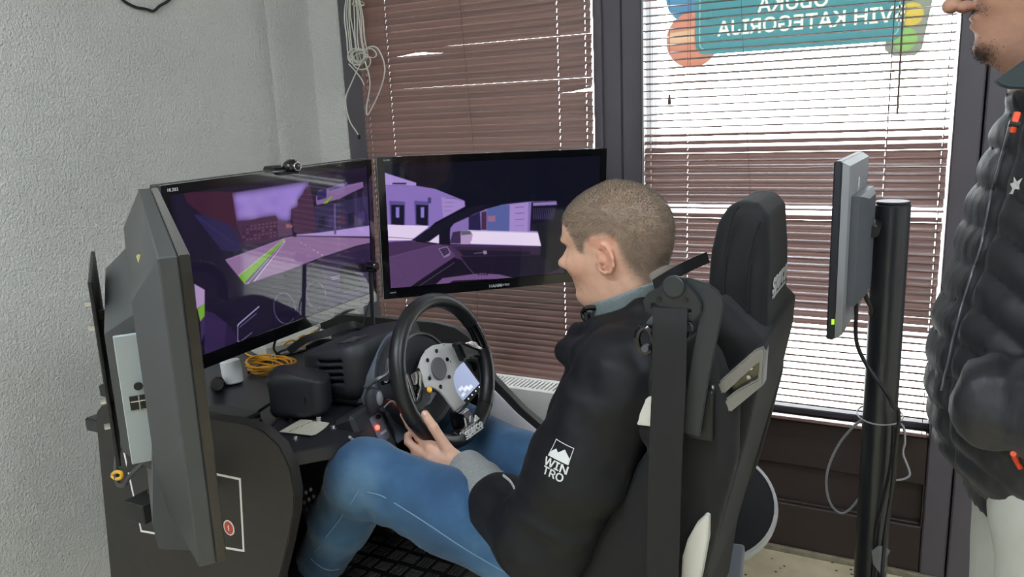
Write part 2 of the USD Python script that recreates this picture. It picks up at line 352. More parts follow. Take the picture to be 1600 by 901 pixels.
# ================================================================ blinds
def slat_material(name, rgb):
    n = {'p': ('principled_bsdf', dict(base_color=lin(rgb), roughness=.2, specular_ior_level=1.0)), 't': ('translucent_bsdf', dict(color=lin((190, 120, 105)))), 'm': ('mix_closure', dict(fac=.035))}
    return usdkit.material(stage, '/World/Looks/' + name, n, [('p.BSDF', 'm.closure1'), ('t.BSDF', 'm.closure2')], surface='m.closure')
SLATS = [slat_material('slat_a', (134, 103, 96)), slat_material('slat_b', (127, 98, 92)), slat_material('slat_c', (140, 108, 100))]
CORD = mat('blind_cord', (92, 70, 66), .7)
BY = 2.405
def slat(x0, x1, z, tilt, holes, w=.025, bump=None, drop=0.0):
    """curved aluminium slat with its cord holes; tilt in radians: room-side edge turned down by it. bump=(x, spread, change of tilt, rise)"""
    xs = sorted({x0, x1, *[h + s * .0016 for h in holes for s in (-1, 1) if x0 + .002 < h < x1 - .002], *np.linspace(x0, x1, 9 if bump is None else 30)})
    vs = [-.5, -.26, 0, .26, .5]; V = []
    for x in xs:
        k = 0 if bump is None else math.exp(-((x - bump[0]) / bump[1]) ** 2)
        a = tilt + (bump[2] * k if bump else 0); zz = z + (bump[3] * k if bump else 0) + drop * (x - x0) / (x1 - x0)
        for side in (1, -1):
            for v in vs:
                c = .0036 * (1 - 4 * v * v) + side * .00035
                yy, hh = v * w, c
                V.append((x, BY + yy * math.cos(a) + -hh * math.sin(a), zz + yy * math.sin(a) + hh * math.cos(a)))
    F = []; K = 10
    for i in range(len(xs) - 1):
        hole = any(abs((xs[i] + xs[i + 1]) / 2 - h) < .0015 for h in holes)
        for j in range(4):
            if hole and j in (1, 2): continue
            a, b, c, d = i * K + j, (i + 1) * K + j, (i + 1) * K + j + 1, i * K + j + 1
            F += [[a, b, c], [a, c, d]]; a, b, c, d = a + 5, b + 5, c + 5, d + 5; F += [[a, c, b], [a, d, c]]
        for j, s in ((0, 1), (4, 0)):
            a, b, c, d = i * K + j, (i + 1) * K + j, (i + 1) * K + j + 5, i * K + j + 5
            F += ([[a, c, b], [a, d, c]] if s else [[a, b, c], [a, c, d]])
    return trimesh.Trimesh(np.array(V), np.array(F), process=False)
rs = np.random.RandomState(3)
def elev(x, z): return math.atan2(z - CAM_Z, BY)
def blind(name, label, x0, x1, ztop, zbot, holes, tiltf, bumps, pitch=.0219, wand=None):
    t = Thing(name, label, 'blind', ((x0 + x1) / 2, BY, zbot))
    t.part('headrail', box([x0, BY - .02, ztop + .02], [x1, BY + .02, ztop + .05], .003), FRAME)
    n = int((ztop - zbot) / pitch); hs = holes
    for k in range(n):
        z = ztop - k * pitch + rs.uniform(-.0006, .0006); tl = tiltf(z) + rs.normal(0, .012)
        b = next((b[1:] for b in bumps if abs(b[0] - z) < pitch * .5), None)
        t.part('slat', slat(x0 + rs.uniform(0, .003), x1 - rs.uniform(0, .003), z, tl, hs, bump=b, drop=rs.uniform(-.0012, .0012)), SLATS[k % 3], smooth=50)
    t.part('bottom_rail', box([x0, BY - .013, zbot - .012], [x1, BY + .013, zbot - .002], .002), SLATS[1])
    for h in holes:
        t.part('ladder_cord', [rod([(h + .002, BY + s * .0135, ztop + .02), (h + .002, BY + s * .0135, zbot - .004)], .0006, 5) for s in (-1, 1)], CORD)
    return t
b1 = blind('venetian_blind', 'closed brown venetian blind behind the screens at the left window', -1.84, -.945, 2.43, .48, [-1.815, -1.715, -1.06, -.966], lambda z: np.interp(z, [.5, 1.0, 1.3, 1.5, 1.8], [1.0, 1.04, 1.10, 1.17, 1.25]), [(1.641, -1.58, .07, -.55, .006), (1.488, -.95, .06, -.75, .004), (1.78, -1.0, .05, -.2, 0)])
T2 = [(.40, -.40), (.74, -.36), (.765, .1), (.79, .55), (.84, .75), (.9, 1.0), (.99, .85), (1.03, 1.1), (1.085, 1.0), (1.10, .08), (1.122, .08), (1.135, 1.0), (1.25, 1.05), (1.285, .7), (1.31, .45), (1.34, .22), (1.355, 0.0), (2.5, 0)]
def tilt2(z):
    e = elev(-.35, z); a = np.interp(z, *zip(*T2))
    if z > 1.345: return e - .07
    if z < .75: return e - .12
    return a
b2 = blind('venetian_blind', 'half open brown venetian blind letting daylight in at the right window', -.778, .05, 2.43, .485, [-.757, -.642, -.10, .035], tilt2, [(1.4, -.778, .05, .1, -.004)])
b2.part('tilt_wand', rod([W(1412, 0, Y=2.35) + [0, 0, .25], W(1412, 0, Y=2.35), W(1402, 178, Y=2.35)], .0022, 8), CORD)
p0, p1 = W(1046, 0, Y=2.37), W(1046, 148, Y=2.37)
b2.part('pull_cord', [rod([p0 + [0, 0, .3], p0, p1], .0008, 5), cyl(W(1046, 163, Y=2.37), p1, .0055, 12, r2=.0022)], CORD)
q0 = W(1158, 0, Y=2.385); b2.part('pull_cord', rod([q0 + [0, 0, .3], q0, W(1172, 310, Y=2.385), W(1200, 600, Y=2.385)], .0006, 5), CORD)
q0 = W(718, 0, Y=2.385); b1.part('pull_cord', rod([q0 + [0, 0, .3], q0, W(740, 230, Y=2.385), W(748, 555, Y=2.385)], .0008, 5), CORD)

# ================================================================ sticker on the glass of the right window (reads from the street)
def film(name, rgb, k=1.0):
    n = {'d': ('diffuse_bsdf', dict(color=lin(rgb))), 't': ('translucent_bsdf', dict(color=tuple(np.array(lin(rgb)) * k))), 'm': ('mix_closure', dict(fac=.75))}
    return usdkit.material(stage, '/World/Looks/' + name, n, [('d.BSDF', 'm.closure1'), ('t.BSDF', 'm.closure2')], surface='m.closure')
SK = Thing('window_sticker', 'teal advertising sticker with mirrored lettering on the right window glass', 'sticker', (-.36, 2.53, 1.6))
MG = np.array([[-1, 0, 0, 0], [0, 0, 1, 2.531], [0, 1, 0, 0], [0, 0, 0, 1.0]])     # x runs towards -X as read from outside
def gl(px): q = WY(px, 2.533); return np.stack([-q[:, 0], q[:, 2]], 1)
def gfilm(poly, d, off): M = MG.copy(); M[1, 3] = 2.5345 - off; return at(extr(poly, d), M)
tl, br = gl([(1086, 82)])[0], gl([(1412, 52)])[0]
card = Polygon([(br[0], 1.572), (tl[0], 1.572), (tl[0], 2.05), (br[0], 2.05)]); card = card.buffer(-.035).buffer(.035)
inner = card.buffer(-.012)

border = inner.difference(inner.buffer(-.0035))
SK.part('border', gfilm(border, .0006, .0006), film('film_pale', (225, 240, 236), .7), smooth=False)
TXT = film('film_cream', (250, 250, 240), .8)
def gtext(s, h, px, py):
    a = gl([(px, py)])[0]; M = MG.copy(); M[0, 3] = -a[0]; M[2, 3] = a[1]; M[1, 3] = 2.5339; return text(s, h, .0006, M, bold=True)
wd = abs(gl([(1405, 25)])[0][0] - gl([(1110, 45)])[0][0])
m1 = meshkit.text_mesh('SVIH KATEGORIJA', .05, .0005, True); hh = .05 * wd / (m1.bounds[1][0] - m1.bounds[0][0])
def outline(m):     # the letters' outlines, so that the film can be cut round them
    l = np.asarray(m.vertices); t = l[np.asarray(m.faces)]; k = np.abs(np.asarray(m.face_normals)[:, 1]) > .9; return unary_union([Polygon([(-a[0], a[2]) for a in q]) for q in t[k]])
words = [gtext('SVIH KATEGORIJA', hh, 1262, 33), gtext('OBUKA', hh, 1238, 2)]
SK.part('card', gfilm(card.difference(border).difference(unary_union([outline(w) for w in words])).buffer(0), .0006, .0006), film('film_teal', (158, 204, 208), .7), smooth=False)
SK.part('lettering', words, TXT, smooth=False, label='cream mirrored lettering')
c1 = gl([(1082, 62)])[0]
rib = Polygon(gl([(1045, 52), (1084, 46), (1084, 66), (1045, 68)]))
SK.part('dot', gfilm(Point(*c1).buffer(.083).difference(card).difference(rib), .0006, .0005), film('film_orange', (242, 200, 184), .7), smooth=False, label='orange disc at the lower left')
SK.part('ribbon', gfilm(Polygon(gl([(1045, 52), (1084, 46), (1084, 66), (1045, 68)])), .0005, .0011), film('film_sand', (244, 222, 200), .75), smooth=False)
c2 = gl([(1082, -8)])[0]
SK.part('dot', gfilm(Point(*c2).buffer(.083).difference(card).difference(Point(*c1).buffer(.083)), .0006, .0005), film('film_blue', (164, 200, 222), .7), smooth=False, label='blue disc above the orange one')
tlp = gl([(1386, 76), (1398, 84), (1428, 83), (1437, 74), (1462, -40), (1400, -50)])
sig = unary_union([Point(*gl([q])[0]).buffer(.031) for q in ((1424, 22), (1414, 61))])
SK.part('traffic_light', gfilm(Polygon(tlp).buffer(.006).difference(card).difference(sig), .0006, .0005), film('film_grey', (206, 210, 200), .66), smooth=False, label='grey traffic light symbol')
for (px, py), c, nm in (((1424, 22), (244, 230, 160), 'film_yellow'), ((1414, 61), (200, 230, 176), 'film_green')):
    SK.part('signal', gfilm(Point(*gl([(px, py)])[0]).buffer(.031).difference(card), .0005, .0012), film(nm, c, .7), smooth=False)
# ================================================================ simulator desk and monitors
LAM = mat('black_laminate', (40, 38, 37), .55, bump=(400, .15, .001), var=(40, .1))
LAMD = mat('desk_laminate', (42, 42, 48), .42, bump=(420, .12, .001))
EDGE = mat('edge_band', (62, 64, 70), .4)
BLK = mat('black_plastic', (17, 17, 19), .45)
BLKG = mat('glossy_black', (14, 14, 16), .12, coat=.6)
GRY = mat('grey_plastic', (104, 105, 102), .5)
DGRY = mat('dark_grey_plastic', (50, 53, 55), .5, bump=(700, .1, .0006))
MGRY = mat('charcoal_plastic', (42, 44, 48), .55, bump=(600, .12, .0006))
STEEL = mat('bright_steel', (205, 205, 205), .25, metal=1.0)
ALU = mat('brushed_aluminium', (138, 140, 144), .34, metal=1.0)
WHT = mat('white_print', (225, 225, 222), .6)
RED = mat('red_print', (190, 70, 48), .5)
CABLE = mat('black_cable', (30, 31, 32), .45)
DCABLE = mat('grey_cable', (60, 62, 62), .5)
YEL = mat('yellow_cable', (226, 160, 24), .45)
PALE = mat('pale_laminate', (244, 240, 240), .5)
DZ, PN, PF = .805, 1.0, 1.81
dk = Thing('simulator_desk', 'black laminate driving simulator desk with rounded side panels', 'desk', (-1.3, 1.4, 0))
npx = [(150, 660), (151, 643), (158, 634), (178, 628), (206, 628), (335, 654), (385, 662), (412, 674), (436, 697), (452, 730), (460, 770), (458, 805), (448, 855), (436, 905)]
q = WY(npx, PN); q = [(a[0], 0, a[2]) for a in q] + [(-1.07, 0, .45), (-1.15, 0, .2), (-1.15, 0, 0), (-1.63, 0, 0)]
side = dk.part('side_panel', yprism(q, PN, PN + .026, .002), LAM, label='near side panel with white outline print')
def decal(px, Y, d=.0008): s = WY(px, Y); return yprism([(a[0], 0, a[2]) for a in s], Y - d, Y)
def strip(px, Y, w): # printed line
    s = WY(px, Y); return yprism(np.array([(x, 0, z) for x, z in LineString([(a[0], a[2]) for a in s]).buffer(w / 2, cap_style=2, join_style=2).exterior.coords[:-1]]), Y - .0008, Y)
dk.part('outline_print', [strip([(300, 730), (341, 741), (375, 748), (381, 860), (345, 854)], PN, .0045), strip([(300, 843), (221, 829), (192, 697)], PN, .0045), strip([(310, 797), (235, 780)], PN, .003)], WHT, parent=side, smooth=False)
dk.part('letter_print', [decal([(238, 753), (262, 753), (262, 763), (238, 763)], PN), decal([(238, 766), (262, 766), (262, 774), (238, 774)], PN), decal([(238, 777), (262, 777), (262, 787), (238, 787)], PN)], WHT, parent=side, smooth=False)
pc = W(358, 824, Y=PN)
def disc(c, a, b, y0, y1): return yprism([(c[0] + a * math.cos(t), 0, c[2] + b * math.sin(t)) for t in np.linspace(0, 2 * math.pi, 28, endpoint=False)], y0, y1)
dk.part('badge_print', disc(pc, .0145, .0165, PN - .0008, PN), WHT, parent=side, smooth=False)
dk.part('badge_print', disc(pc, .0115, .0135, PN - .0014, PN - .0008), RED, parent=side, smooth=False, label='red badge with a white bar')
dk.part('badge_bar_print', disc(pc, .0016, .0066, PN - .002, PN - .0014), WHT, parent=side, smooth=False)
fq = [(-1.62, 0, .852), (-1.2, 0, .856), (-1.135, 0, .846), (-1.096, 0, .824), (-1.06, 0, .78), (-1.022, 0, .714), (-.93, 0, .632), (-.82, 0, .556), (-.72, 0, .49), (-.7, 0, .3), (-.7, 0, 0), (-1.62, 0, 0)]
far = dk.part('side_panel', yprism(fq, PF, PF + .026, .002), LAM)
iq = [(-1.07, 0, .70), (-1.04, 0, .70), (-.95, 0, .622), (-.83, 0, .54), (-.74, 0, .48), (-.74, 0, .1), (-1.07, 0, .1)]
dk.part('inner_lining', yprism(iq, PF - .004, PF, .001), PALE, parent=far, label='pale inner lining of the far panel')
tp = [(-1.62, PN + .0265), (-1.075, PN + .0265), (-1.05, 1.06), (-1.0, 1.115), (-.985, 1.16), (-.99, 1.23), (-1.06, 1.5), (-1.15, PF - .001), (-1.8, PF - .001), (-1.8, 1.19), (-1.62, 1.185)]
dk.part('top', slab(Polygon(tp), .03, .002, frame((0, 0, DZ - .03), (1, 0, 0), y=(0, 1, 0))), LAMD)
dk.part('back_panel', box([-1.5, PN + .03, 0], [-1.48, PF - .005, DZ - .032]), LAM)

# raised pedal floor with chequer plate mat
PZ = .30
ped = Thing('pedal_platform', 'raised black pedal floor under the feet of the driver', 'platform', (-1.0, 1.4, 0))
ped.part('deck', box([-1.475, PN + .03, .001], [-.64, PF - .01, PZ], .004), BLK)
mt = Thing('floor_mat', 'black rubber chequer plate mat under the denim leg', 'mat', (-.95, 1.4, PZ))
mt.part('sheet', box([-1.40, PN + .04, PZ + .001], [-.66, PF - .02, PZ + .006], .002), mat('rubber', (34, 34, 35), .5))
bars = []; TRD = mat('rubber_tread', (104, 101, 97), .32)
for i in range(13):
    for j in range(13):
        cx, cy = -1.26 + i * .046, PN + .07 + j * .055
        for k in range(4):
            o = (k - 1.5) * .009
            lo = [cx - .018, cy + o - .0022, PZ + .006] if (i + j) % 2 else [cx + o - .0022, cy - .02, PZ + .006]
            hi = [cx + .018, cy + o + .0022, PZ + .009] if (i + j) % 2 else [cx + o + .0022, cy + .02, PZ + .009]
            bars.append(box(lo, hi))
mt.part('tread', bars, TRD, kind='stuff', smooth=False)

# ---------------------------------------------------------------- monitors
MW, MH = .665, .39
def picture(name, img, M, w, h, nx, ny, mtl, t, parent=None):
    """flat screen: a grid of points coloured from a drawing made here"""
    im = img.resize((nx, ny), Image.LANCZOS); c = np.asarray(im, float)
    c = np.stack([np.where(c[..., k] <= 10.3, c[..., k] / 255 / 12.92, ((c[..., k] / 255 + .055) / 1.055) ** 2.4) for k in range(3)], -1)
    xs, ys = np.linspace(-w / 2, w / 2, nx), np.linspace(h / 2, -h / 2, ny)
    X, Y = np.meshgrid(xs, ys); V = np.stack([X, Y, X * 0, X * 0 + 1], -1).reshape(-1, 4) @ M.T
    i, j = np.meshgrid(np.arange(ny - 1), np.arange(nx - 1), indexing='ij'); a = i * nx + j
    F = np.concatenate([np.stack([a, a + nx, a + nx + 1], -1).reshape(-1, 3), np.stack([a, a + nx + 1, a + 1], -1).reshape(-1, 3)])
    return t.part(name, (V[:, :3], F), mtl, col=c.reshape(-1, 3), parent=parent)
def screen_material(name, strength, rough=.05):
    n = {'a': ('attribute', {'attribute': 'col'}), 'p': ('principled_bsdf', dict(base_color=(.004, .004, .005), roughness=rough, specular_ior_level=.5, emission_strength=strength))}
    return usdkit.material(stage, '/World/Looks/' + name, n, [('a.color', 'p.emission_color')], surface='p.BSDF')
SCREEN = screen_material('lcd', .85)
def frustum(w0, h0, z0, w1, h1, z1, dy=0):
    P = [(sx * w / 2, sy * h / 2 + (dy if z == z1 else 0), z) for w, h, z in ((w0, h0, z0), (w1, h1, z1)) for sx in (-1, 1) for sy in (-1, 1)]
    return trimesh.convex.convex_hull(np.array(P))
def lbox(lo, hi, M, c=.0015): return at(box(lo, hi, c), M)
def monitor(label, c, u, v, body):
    n = np.cross(norm(u), norm(v)); M = frame(c, u, y=v); t = Thing('monitor', label, 'monitor', c)
    b, bb = .020, .030
    aw, ah = MW - 2 * b, MH - b - bb; cy = (bb - b) / 2
    o = Polygon([(-MW / 2, -MH / 2), (MW / 2, -MH / 2), (MW / 2, MH / 2), (-MW / 2, MH / 2)]); ii = affinity.translate(Polygon([(-aw / 2, -ah / 2), (aw / 2, -ah / 2), (aw / 2, ah / 2), (-aw / 2, ah / 2)]), 0, cy)
    Mb = M.copy(); Mb[:3, 3] = np.asarray(c) - n * .012
    t.part('bezel', slab(Polygon(o.exterior.coords, [ii.exterior.coords]), .012, .0012, Mb), BLKG)
    t.part('housing', [lbox([-MW / 2, -MH / 2, -.034], [MW / 2, MH / 2, -.0125], M, .002)], body)
    t.part('back_shell', [at(frustum(MW - .008, MH - .008, -.034, MW - .11, MH - .14, -.066, .01), M)], body)
    t.part('back_shell', [at(frustum(MW - .2, MH - .17, -.062, MW - .26, MH - .23, -.102, .0), M)], body)
    Ms = M.copy(); Ms[:3, 3] = np.asarray(c) + np.asarray(norm(v)) * cy - n * .002
    return t, M, Ms, aw, ah
def canvas(Ms, aw, ah, S=3, nx=430):
    ny = int(nx * ah / aw); im = Image.new('RGB', (nx * S, ny * S), (18, 15, 30)); d = ImageDraw.Draw(im); Mi = np.linalg.inv(Ms)
    def q(px):
        out = []
        for x, y in px:
            p = W(x, y, pl=(Ms[:3, 3], Ms[:3, 2])); l = Mi @ np.array([*p, 1]); out.append(((l[0] / aw + .5) * nx * S, (.5 - l[1] / ah) * ny * S))
        return out
    return im, d, q, nx, ny, S
Z5 = lambda l: [(x / 4.289 + 230, y / 4.289 + 230) for x, y in l]        # points measured on the centre screen
Z6 = lambda l: [(x / 4.507 + 290, y / 4.507 + 400) for x, y in l]
def centre_picture(Ms, aw, ah):
    im, d, q, nx, ny, S = canvas(Ms, aw, ah); R = random.Random(5)
    P = lambda l, c: d.polygon(q(l), fill=c)
    L = lambda l, c, w=1: d.line(q(l), fill=c, width=int(w * S))
    P([(180, 200), (700, 200), (700, 640), (180, 640)], (20, 15, 36))
    P(Z5([(170, 290), (560, 250), (1480, 70), (1500, 700), (300, 900)]), (26, 20, 42))
    P(Z5([(240, 300), (580, 300), (600, 500), (610, 560), (480, 560), (400, 480), (270, 370)]), (58, 26, 48))
    P(Z5([(310, 450), (400, 460), (610, 545), (650, 660), (600, 700), (500, 690), (430, 600)]), (38, 34, 74))
    for k in range(14):
        a = Z5([(330 + k * 18 + R.uniform(-6, 6), 470 + k * 13)])[0]; L([a, (a[0] + 7, a[1] + 2)], (66, 62, 110), .7)
    P(Z5([(560, 540), (900, 540), (940, 610), (700, 680), (640, 690)]), (46, 34, 62))
    sky = Z5([(570, 308), (1082, 228), (1085, 265), (1060, 275), (1040, 320), (1010, 352), (1010, 400), (965, 415), (965, 490), (930, 500), (875, 490), (862, 458), (800, 470), (710, 490), (600, 496)])
    P(sky, (150, 124, 204)); clean = im; im = im.copy(); d = ImageDraw.Draw(im)
    for k in range(120):    # clouds
        x, y = R.uniform(575, 1060), R.uniform(300, 500); r = R.uniform(10, 46); g = R.randint(-24, 26); cc = (146 + g, 122 + g, 196 + g // 2)
        pz = Z5([(x - r, y + r * .05), (x - r * .3, y - r * .25), (x + r * .4, y - r * .3), (x + r, y - r * .1), (x + r * .4, y + r * .2), (x - r * .4, y + r * .25)])
        sp = Polygon(sky).buffer(0).intersection(Polygon(pz).buffer(0))
        for g_ in getattr(sp, 'geoms', [sp]):
            if g_.geom_type == 'Polygon' and not g_.is_empty: P(list(g_.exterior.coords), cc)
    msk = Image.new('L', im.size, 0); ImageDraw.Draw(msk).polygon(q(sky), fill=255); im = im.filter(ImageFilter.GaussianBlur(5 * S)); clean.paste(im, (0, 0), msk); im = clean; d = ImageDraw.Draw(im)
    P(Z5([(595, 495), (685, 490), (770, 470), (860, 458), (872, 500), (880, 610), (790, 640), (650, 650), (615, 560)]), (66, 40, 66))
    for r in range(5):
        for k in range(9): x, y = 640 + k * 26, 530 + r * 22 - k * 3.5; P(Z5([(x, y), (x + 14, y - 2), (x + 14, y + 8), (x, y + 10)]), (96, 66, 92) if R.random() < .6 else (44, 28, 52))
    P(Z5([(870, 490), (960, 500), (975, 590), (880, 605)]), (84, 58, 88)); P(Z5([(930, 515), (972, 520), (972, 540), (932, 540)]), (150, 92, 96))
    P(Z5([(965, 415), (1010, 400), (1010, 352), (1040, 320), (1060, 275), (1090, 262), (1115, 380), (1130, 570), (990, 600), (975, 520)]), (66, 38, 66))
    for r in range(8): L(Z5([(985, 430 + r * 18), (1010, 426 + r * 18)]), (96, 66, 90), .6)
    P(Z5([(1120, 400), (1470, 300), (1525, 520), (1400, 545), (1130, 575)]), (44, 38, 74))
    for k in range(5): x = 1150 + k * 66; P(Z5([(x, 470 - k * 8), (x + 40, 460 - k * 8), (x + 42, 530 - k * 8), (x, 545 - k * 6)]), [(26, 24, 50), (60, 50, 96), (70, 40, 70)][k % 3])
    P(Z5([(1000, 585), (1150, 572), (1520, 520), (1532, 598), (1300, 600), (1000, 592)]), (168, 142, 206))
    P(Z5([(1000, 592), (1532, 598), (1532, 612), (1010, 598)]), (52, 40, 66))
    road = Z5([(525, 752), (925, 610), (985, 597), (1532, 610), (1532, 632), (1400, 660), (1160, 740), (880, 850), (640, 960)]); P(road, (136, 104, 146))
    L(Z5([(527, 755), (930, 606), (985, 598)]), (190, 164, 214), 1.2)
    P(Z5([(608, 862), (905, 625), (922, 612), (930, 612), (660, 905), (640, 930)]), (106, 156, 30)); L(Z5([(606, 866), (918, 612)]), (214, 196, 224), 1.3)
    P(Z5([(655, 905), (905, 640), (915, 640), (700, 905)]), (62, 46, 92)); L(Z5([(668, 920), (922, 622)]), (214, 196, 224), 1.2); L(Z5([(712, 905), (925, 630)]), (222, 206, 232), 1.0)
    for k in range(8): a, b = .0 + k / 8, .05 + k / 8; L(Z5([(1000 + 220 * a, 620 + 130 * a), (1000 + 220 * b, 620 + 130 * b)]), (206, 188, 222), .6 + a)
    P(Z5([(978, 575), (998, 572), (1000, 600), (978, 600)]), (24, 18, 34))
    P(Z5([(1250, 380), (1262, 380), (1266, 582), (1252, 584)]), (92, 76, 124))
    # mirror
    P(Z5([(1120, 128), (1200, 118), (1480, 70), (1500, 320), (1130, 400)]), (30, 22, 44))
    P(Z5([(1130, 340), (1150, 290), (1445, 232), (1448, 270), (1380, 300), (1290, 345), (1135, 390)]), (126, 96, 146)); P(Z5([(1140, 300), (1200, 280), (1200, 340), (1140, 356)]), (34, 30, 84))
    P(Z5([(1215, 272), (1340, 232), (1340, 262), (1220, 296)]), (86, 72, 128)); P(Z5([(1175, 380), (1235, 325), (1245, 325), (1205, 378)]), (120, 152, 50))
    L(Z5([(1215, 300), (1445, 236)]), (190, 166, 214), .9)
    # bonnet and dashboard
    P(Z5([(640, 960), (880, 850), (1160, 740), (1400, 660), (1532, 632), (1560, 1700), (640, 1700)]), (46, 34, 66)); L(Z5([(700, 925), (880, 852), (1160, 742), (1400, 662), (1532, 634)]), (24, 18, 36), 2.2)
    P(Z6([(420, 200), (620, 130), (945, 40), (970, 140), (1000, 400), (600, 640), (140, 780), (140, 420), (60, 60), (280, 30)]), (26, 20, 42))
    P(Z6([(960, 20), (1340, -60), (1340, 270), (1010, 400)]), (40, 28, 62))
    P(Z6([(1085, 80), (1340, 30), (1345, 190), (1090, 260)]), (16, 12, 26)); P(Z6([(1190, 112), (1340, 112), (1345, 190), (1240, 190)]), (56, 50, 74))
    for k in range(4): L(Z6([(1200 + 26 * k, 120 + 12 * k), (1340, 112 + 18 * k)]), (120, 118, 142), .8)
    L(Z6([(1022, 150), (1085, 136)]), (206, 190, 228), 1.4); L(Z6([(1030, 162), (1085, 150)]), (206, 190, 228), 1.4); L(Z6([(1092, 260), (1300, 200)]), (170, 140, 204), .9); L(Z6([(1105, 282), (1300, 232)]), (120, 90, 150), .7)
    P(Z6([(130, 380), (200, 400), (290, 470), (400, 640), (140, 770)]), (48, 34, 72)); P(Z6([(290, 470), (350, 540), (380, 650), (270, 700)]), (38, 26, 60))
    P(Z6([(62, 195), (135, 235), (135, 330), (80, 370)]), (168, 142, 186)); P(Z6([(85, 370), (135, 330), (135, 420), (105, 460)]), (112, 160, 50)); P(Z6([(105, 460), (135, 420), (135, 540), (112, 600)]), (58, 40, 84))
    for cx, cy, rx, ry, a0 in ((697, 365, 74, 108, 0), (918, 272, 68, 92, 20)):
        L(Z6([(cx + rx * math.cos(math.radians(t)) + ry * .08 * math.sin(math.radians(t)), cy + ry * math.sin(math.radians(t))) for t in range(40 + a0, 372, 6)]), (196, 178, 222), .9)
    L(Z6([(365, 490), (380, 470), (520, 350)]), (190, 172, 220), 2.2); L(Z6([(380, 500), (500, 400)]), (176, 156, 210), 1.2); L(Z6([(368, 495), (368, 595), (385, 600), (470, 535)]), (206, 184, 230), 1.3)
    return im.filter(ImageFilter.GaussianBlur(.5 * S)), nx, ny
Z7 = lambda l: [(x / 5 + 580, y / 5 + 340) for x, y in l]
Z8 = lambda l: [(x / 4 + 560, y / 4 + 220) for x, y in l]
def right_picture(Ms, aw, ah):
    im, d, q, nx, ny, S = canvas(Ms, aw, ah)
    P = lambda l, c: d.polygon(q(l), fill=c)
    L = lambda l, c, w=1: d.line(q(l), fill=c, width=int(w * S))
    P([(540, 200), (1000, 200), (1000, 500), (540, 500)], (13, 14, 28))
    P(Z8([(145, 190), (370, 282), (480, 300), (665, 375), (668, 410), (480, 510), (340, 640), (160, 640)]), (136, 112, 184))
    P(Z8([(150, 195), (362, 262), (362, 280), (150, 275)]), (166, 140, 208))
    L(Z8([(150, 278), (470, 285)]), (60, 48, 92), .8); P(Z8([(215, 263), (300, 263), (300, 274), (215, 272)]), (40, 32, 64))
    for x0, x1 in ((195, 292), (350, 440)):
        P(Z8([(x0, 375), (x1, 380), (x1, 530), (x0 + 8, 525)]), (92, 78, 140)); P(Z8([(x0 + 12, 400), (x1 - 4, 402), (x1 - 6, 530), (x0 + 14, 520)]), (24, 22, 44)); P(Z8([(x0 + 40, 415), (x0 + 62, 415), (x0 + 62, 480), (x0 + 42, 480)]), (140, 122, 204))
    P(Z8([(435, 355), (455, 355), (455, 390), (435, 390)]), (70, 60, 110)); P(Z8([(520, 350), (662, 378), (662, 412), (530, 480)]), (160, 134, 198))
    for k in range(4): L(Z8([(540, 358 + 26 * k), (610 - 10 * k, 358 + 26 * k)]), (52, 42, 78), .8)
    P(Z8([(160, 522), (440, 530), (430, 545), (330, 620), (165, 620)]), (226, 208, 238)); L(Z8([(160, 600), (350, 612)]), (40, 30, 56), 1.2)
    # side window
    win = [(572, 548), (600, 515), (700, 468), (800, 425), (900, 398), (1060, 380), (1235, 374), (1246, 398), (1212, 470), (1140, 657), (575, 645)]
    P(Z8(win), (134, 110, 178)); P(Z8([(805, 424), (900, 398), (945, 400), (940, 570), (805, 560)]), (86, 96, 156)); P(Z8([(690, 475), (760, 445), (765, 560), (690, 555)]), (40, 34, 72)); P(Z8([(770, 445), (800, 440), (800, 555), (770, 555)]), (70, 44, 70))
    P(Z8([(810, 470), (855, 465), (855, 505), (812, 505)]), (150, 104, 140)); P(Z8([(945, 398), (1062, 384), (1055, 572), (945, 570)]), (162, 136, 200))
    for k in range(4): L(Z8([(980, 415 + 38 * k), (1035, 412 + 38 * k)]), (60, 46, 88), .9)
    P(Z8([(1082, 382), (1240, 376), (1248, 395), (1195, 520), (1170, 566), (1072, 560)]), (22, 20, 38)); P(Z8([(1090, 386), (1236, 378), (1240, 400), (1092, 406)]), (140, 120, 180))
    for k in range(12): L(Z8([(1094 + 12 * k, 420), (1092 + 11 * k, 490)]), (130, 112, 170), .8)
    P(Z8([(690, 556), (1170, 572), (1142, 655), (700, 642)]), (232, 216, 242)); L(Z8([(690, 562), (1170, 574)]), (150, 128, 176), 1)
    P(Z8([(425, 630), (505, 580), (505, 640)]), (226, 208, 238))
    P(Z8([(335, 622), (420, 560), (560, 480), (680, 420), (760, 400), (820, 400), (700, 470), (600, 515), (440, 630)]), (24, 22, 38)); P(Z8([(508, 575), (575, 545), (568, 648), (505, 648)]), (22, 20, 34))
    P(Z8([(590, 570), (640, 562), (640, 640), (572, 640)]), (60, 46, 78)); P(Z8([(640, 560), (700, 562), (715, 585), (708, 620), (690, 645), (640, 645)]), (176, 150, 192)); P(Z8([(642, 562), (700, 564), (706, 582), (645, 590)]), (92, 96, 104))
    # dashboard and door
    P(Z7([(110, 190), (310, 178), (500, 205), (610, 210), (1325, 225), (1250, 260), (1250, 540), (120, 560)]), (70, 48, 84)); P(Z7([(110, 310), (520, 205), (600, 225), (655, 290), (645, 310), (360, 500), (300, 545), (120, 555)]), (88, 62, 104)); L(Z7([(110, 318), (500, 212)]), (128, 96, 146), .8)
    P(Z7([(525, 240), (595, 222), (622, 270), (610, 295), (570, 312)]), (142, 116, 164)); P(Z7([(535, 245), (592, 230), (612, 272), (572, 300)]), (40, 28, 50))
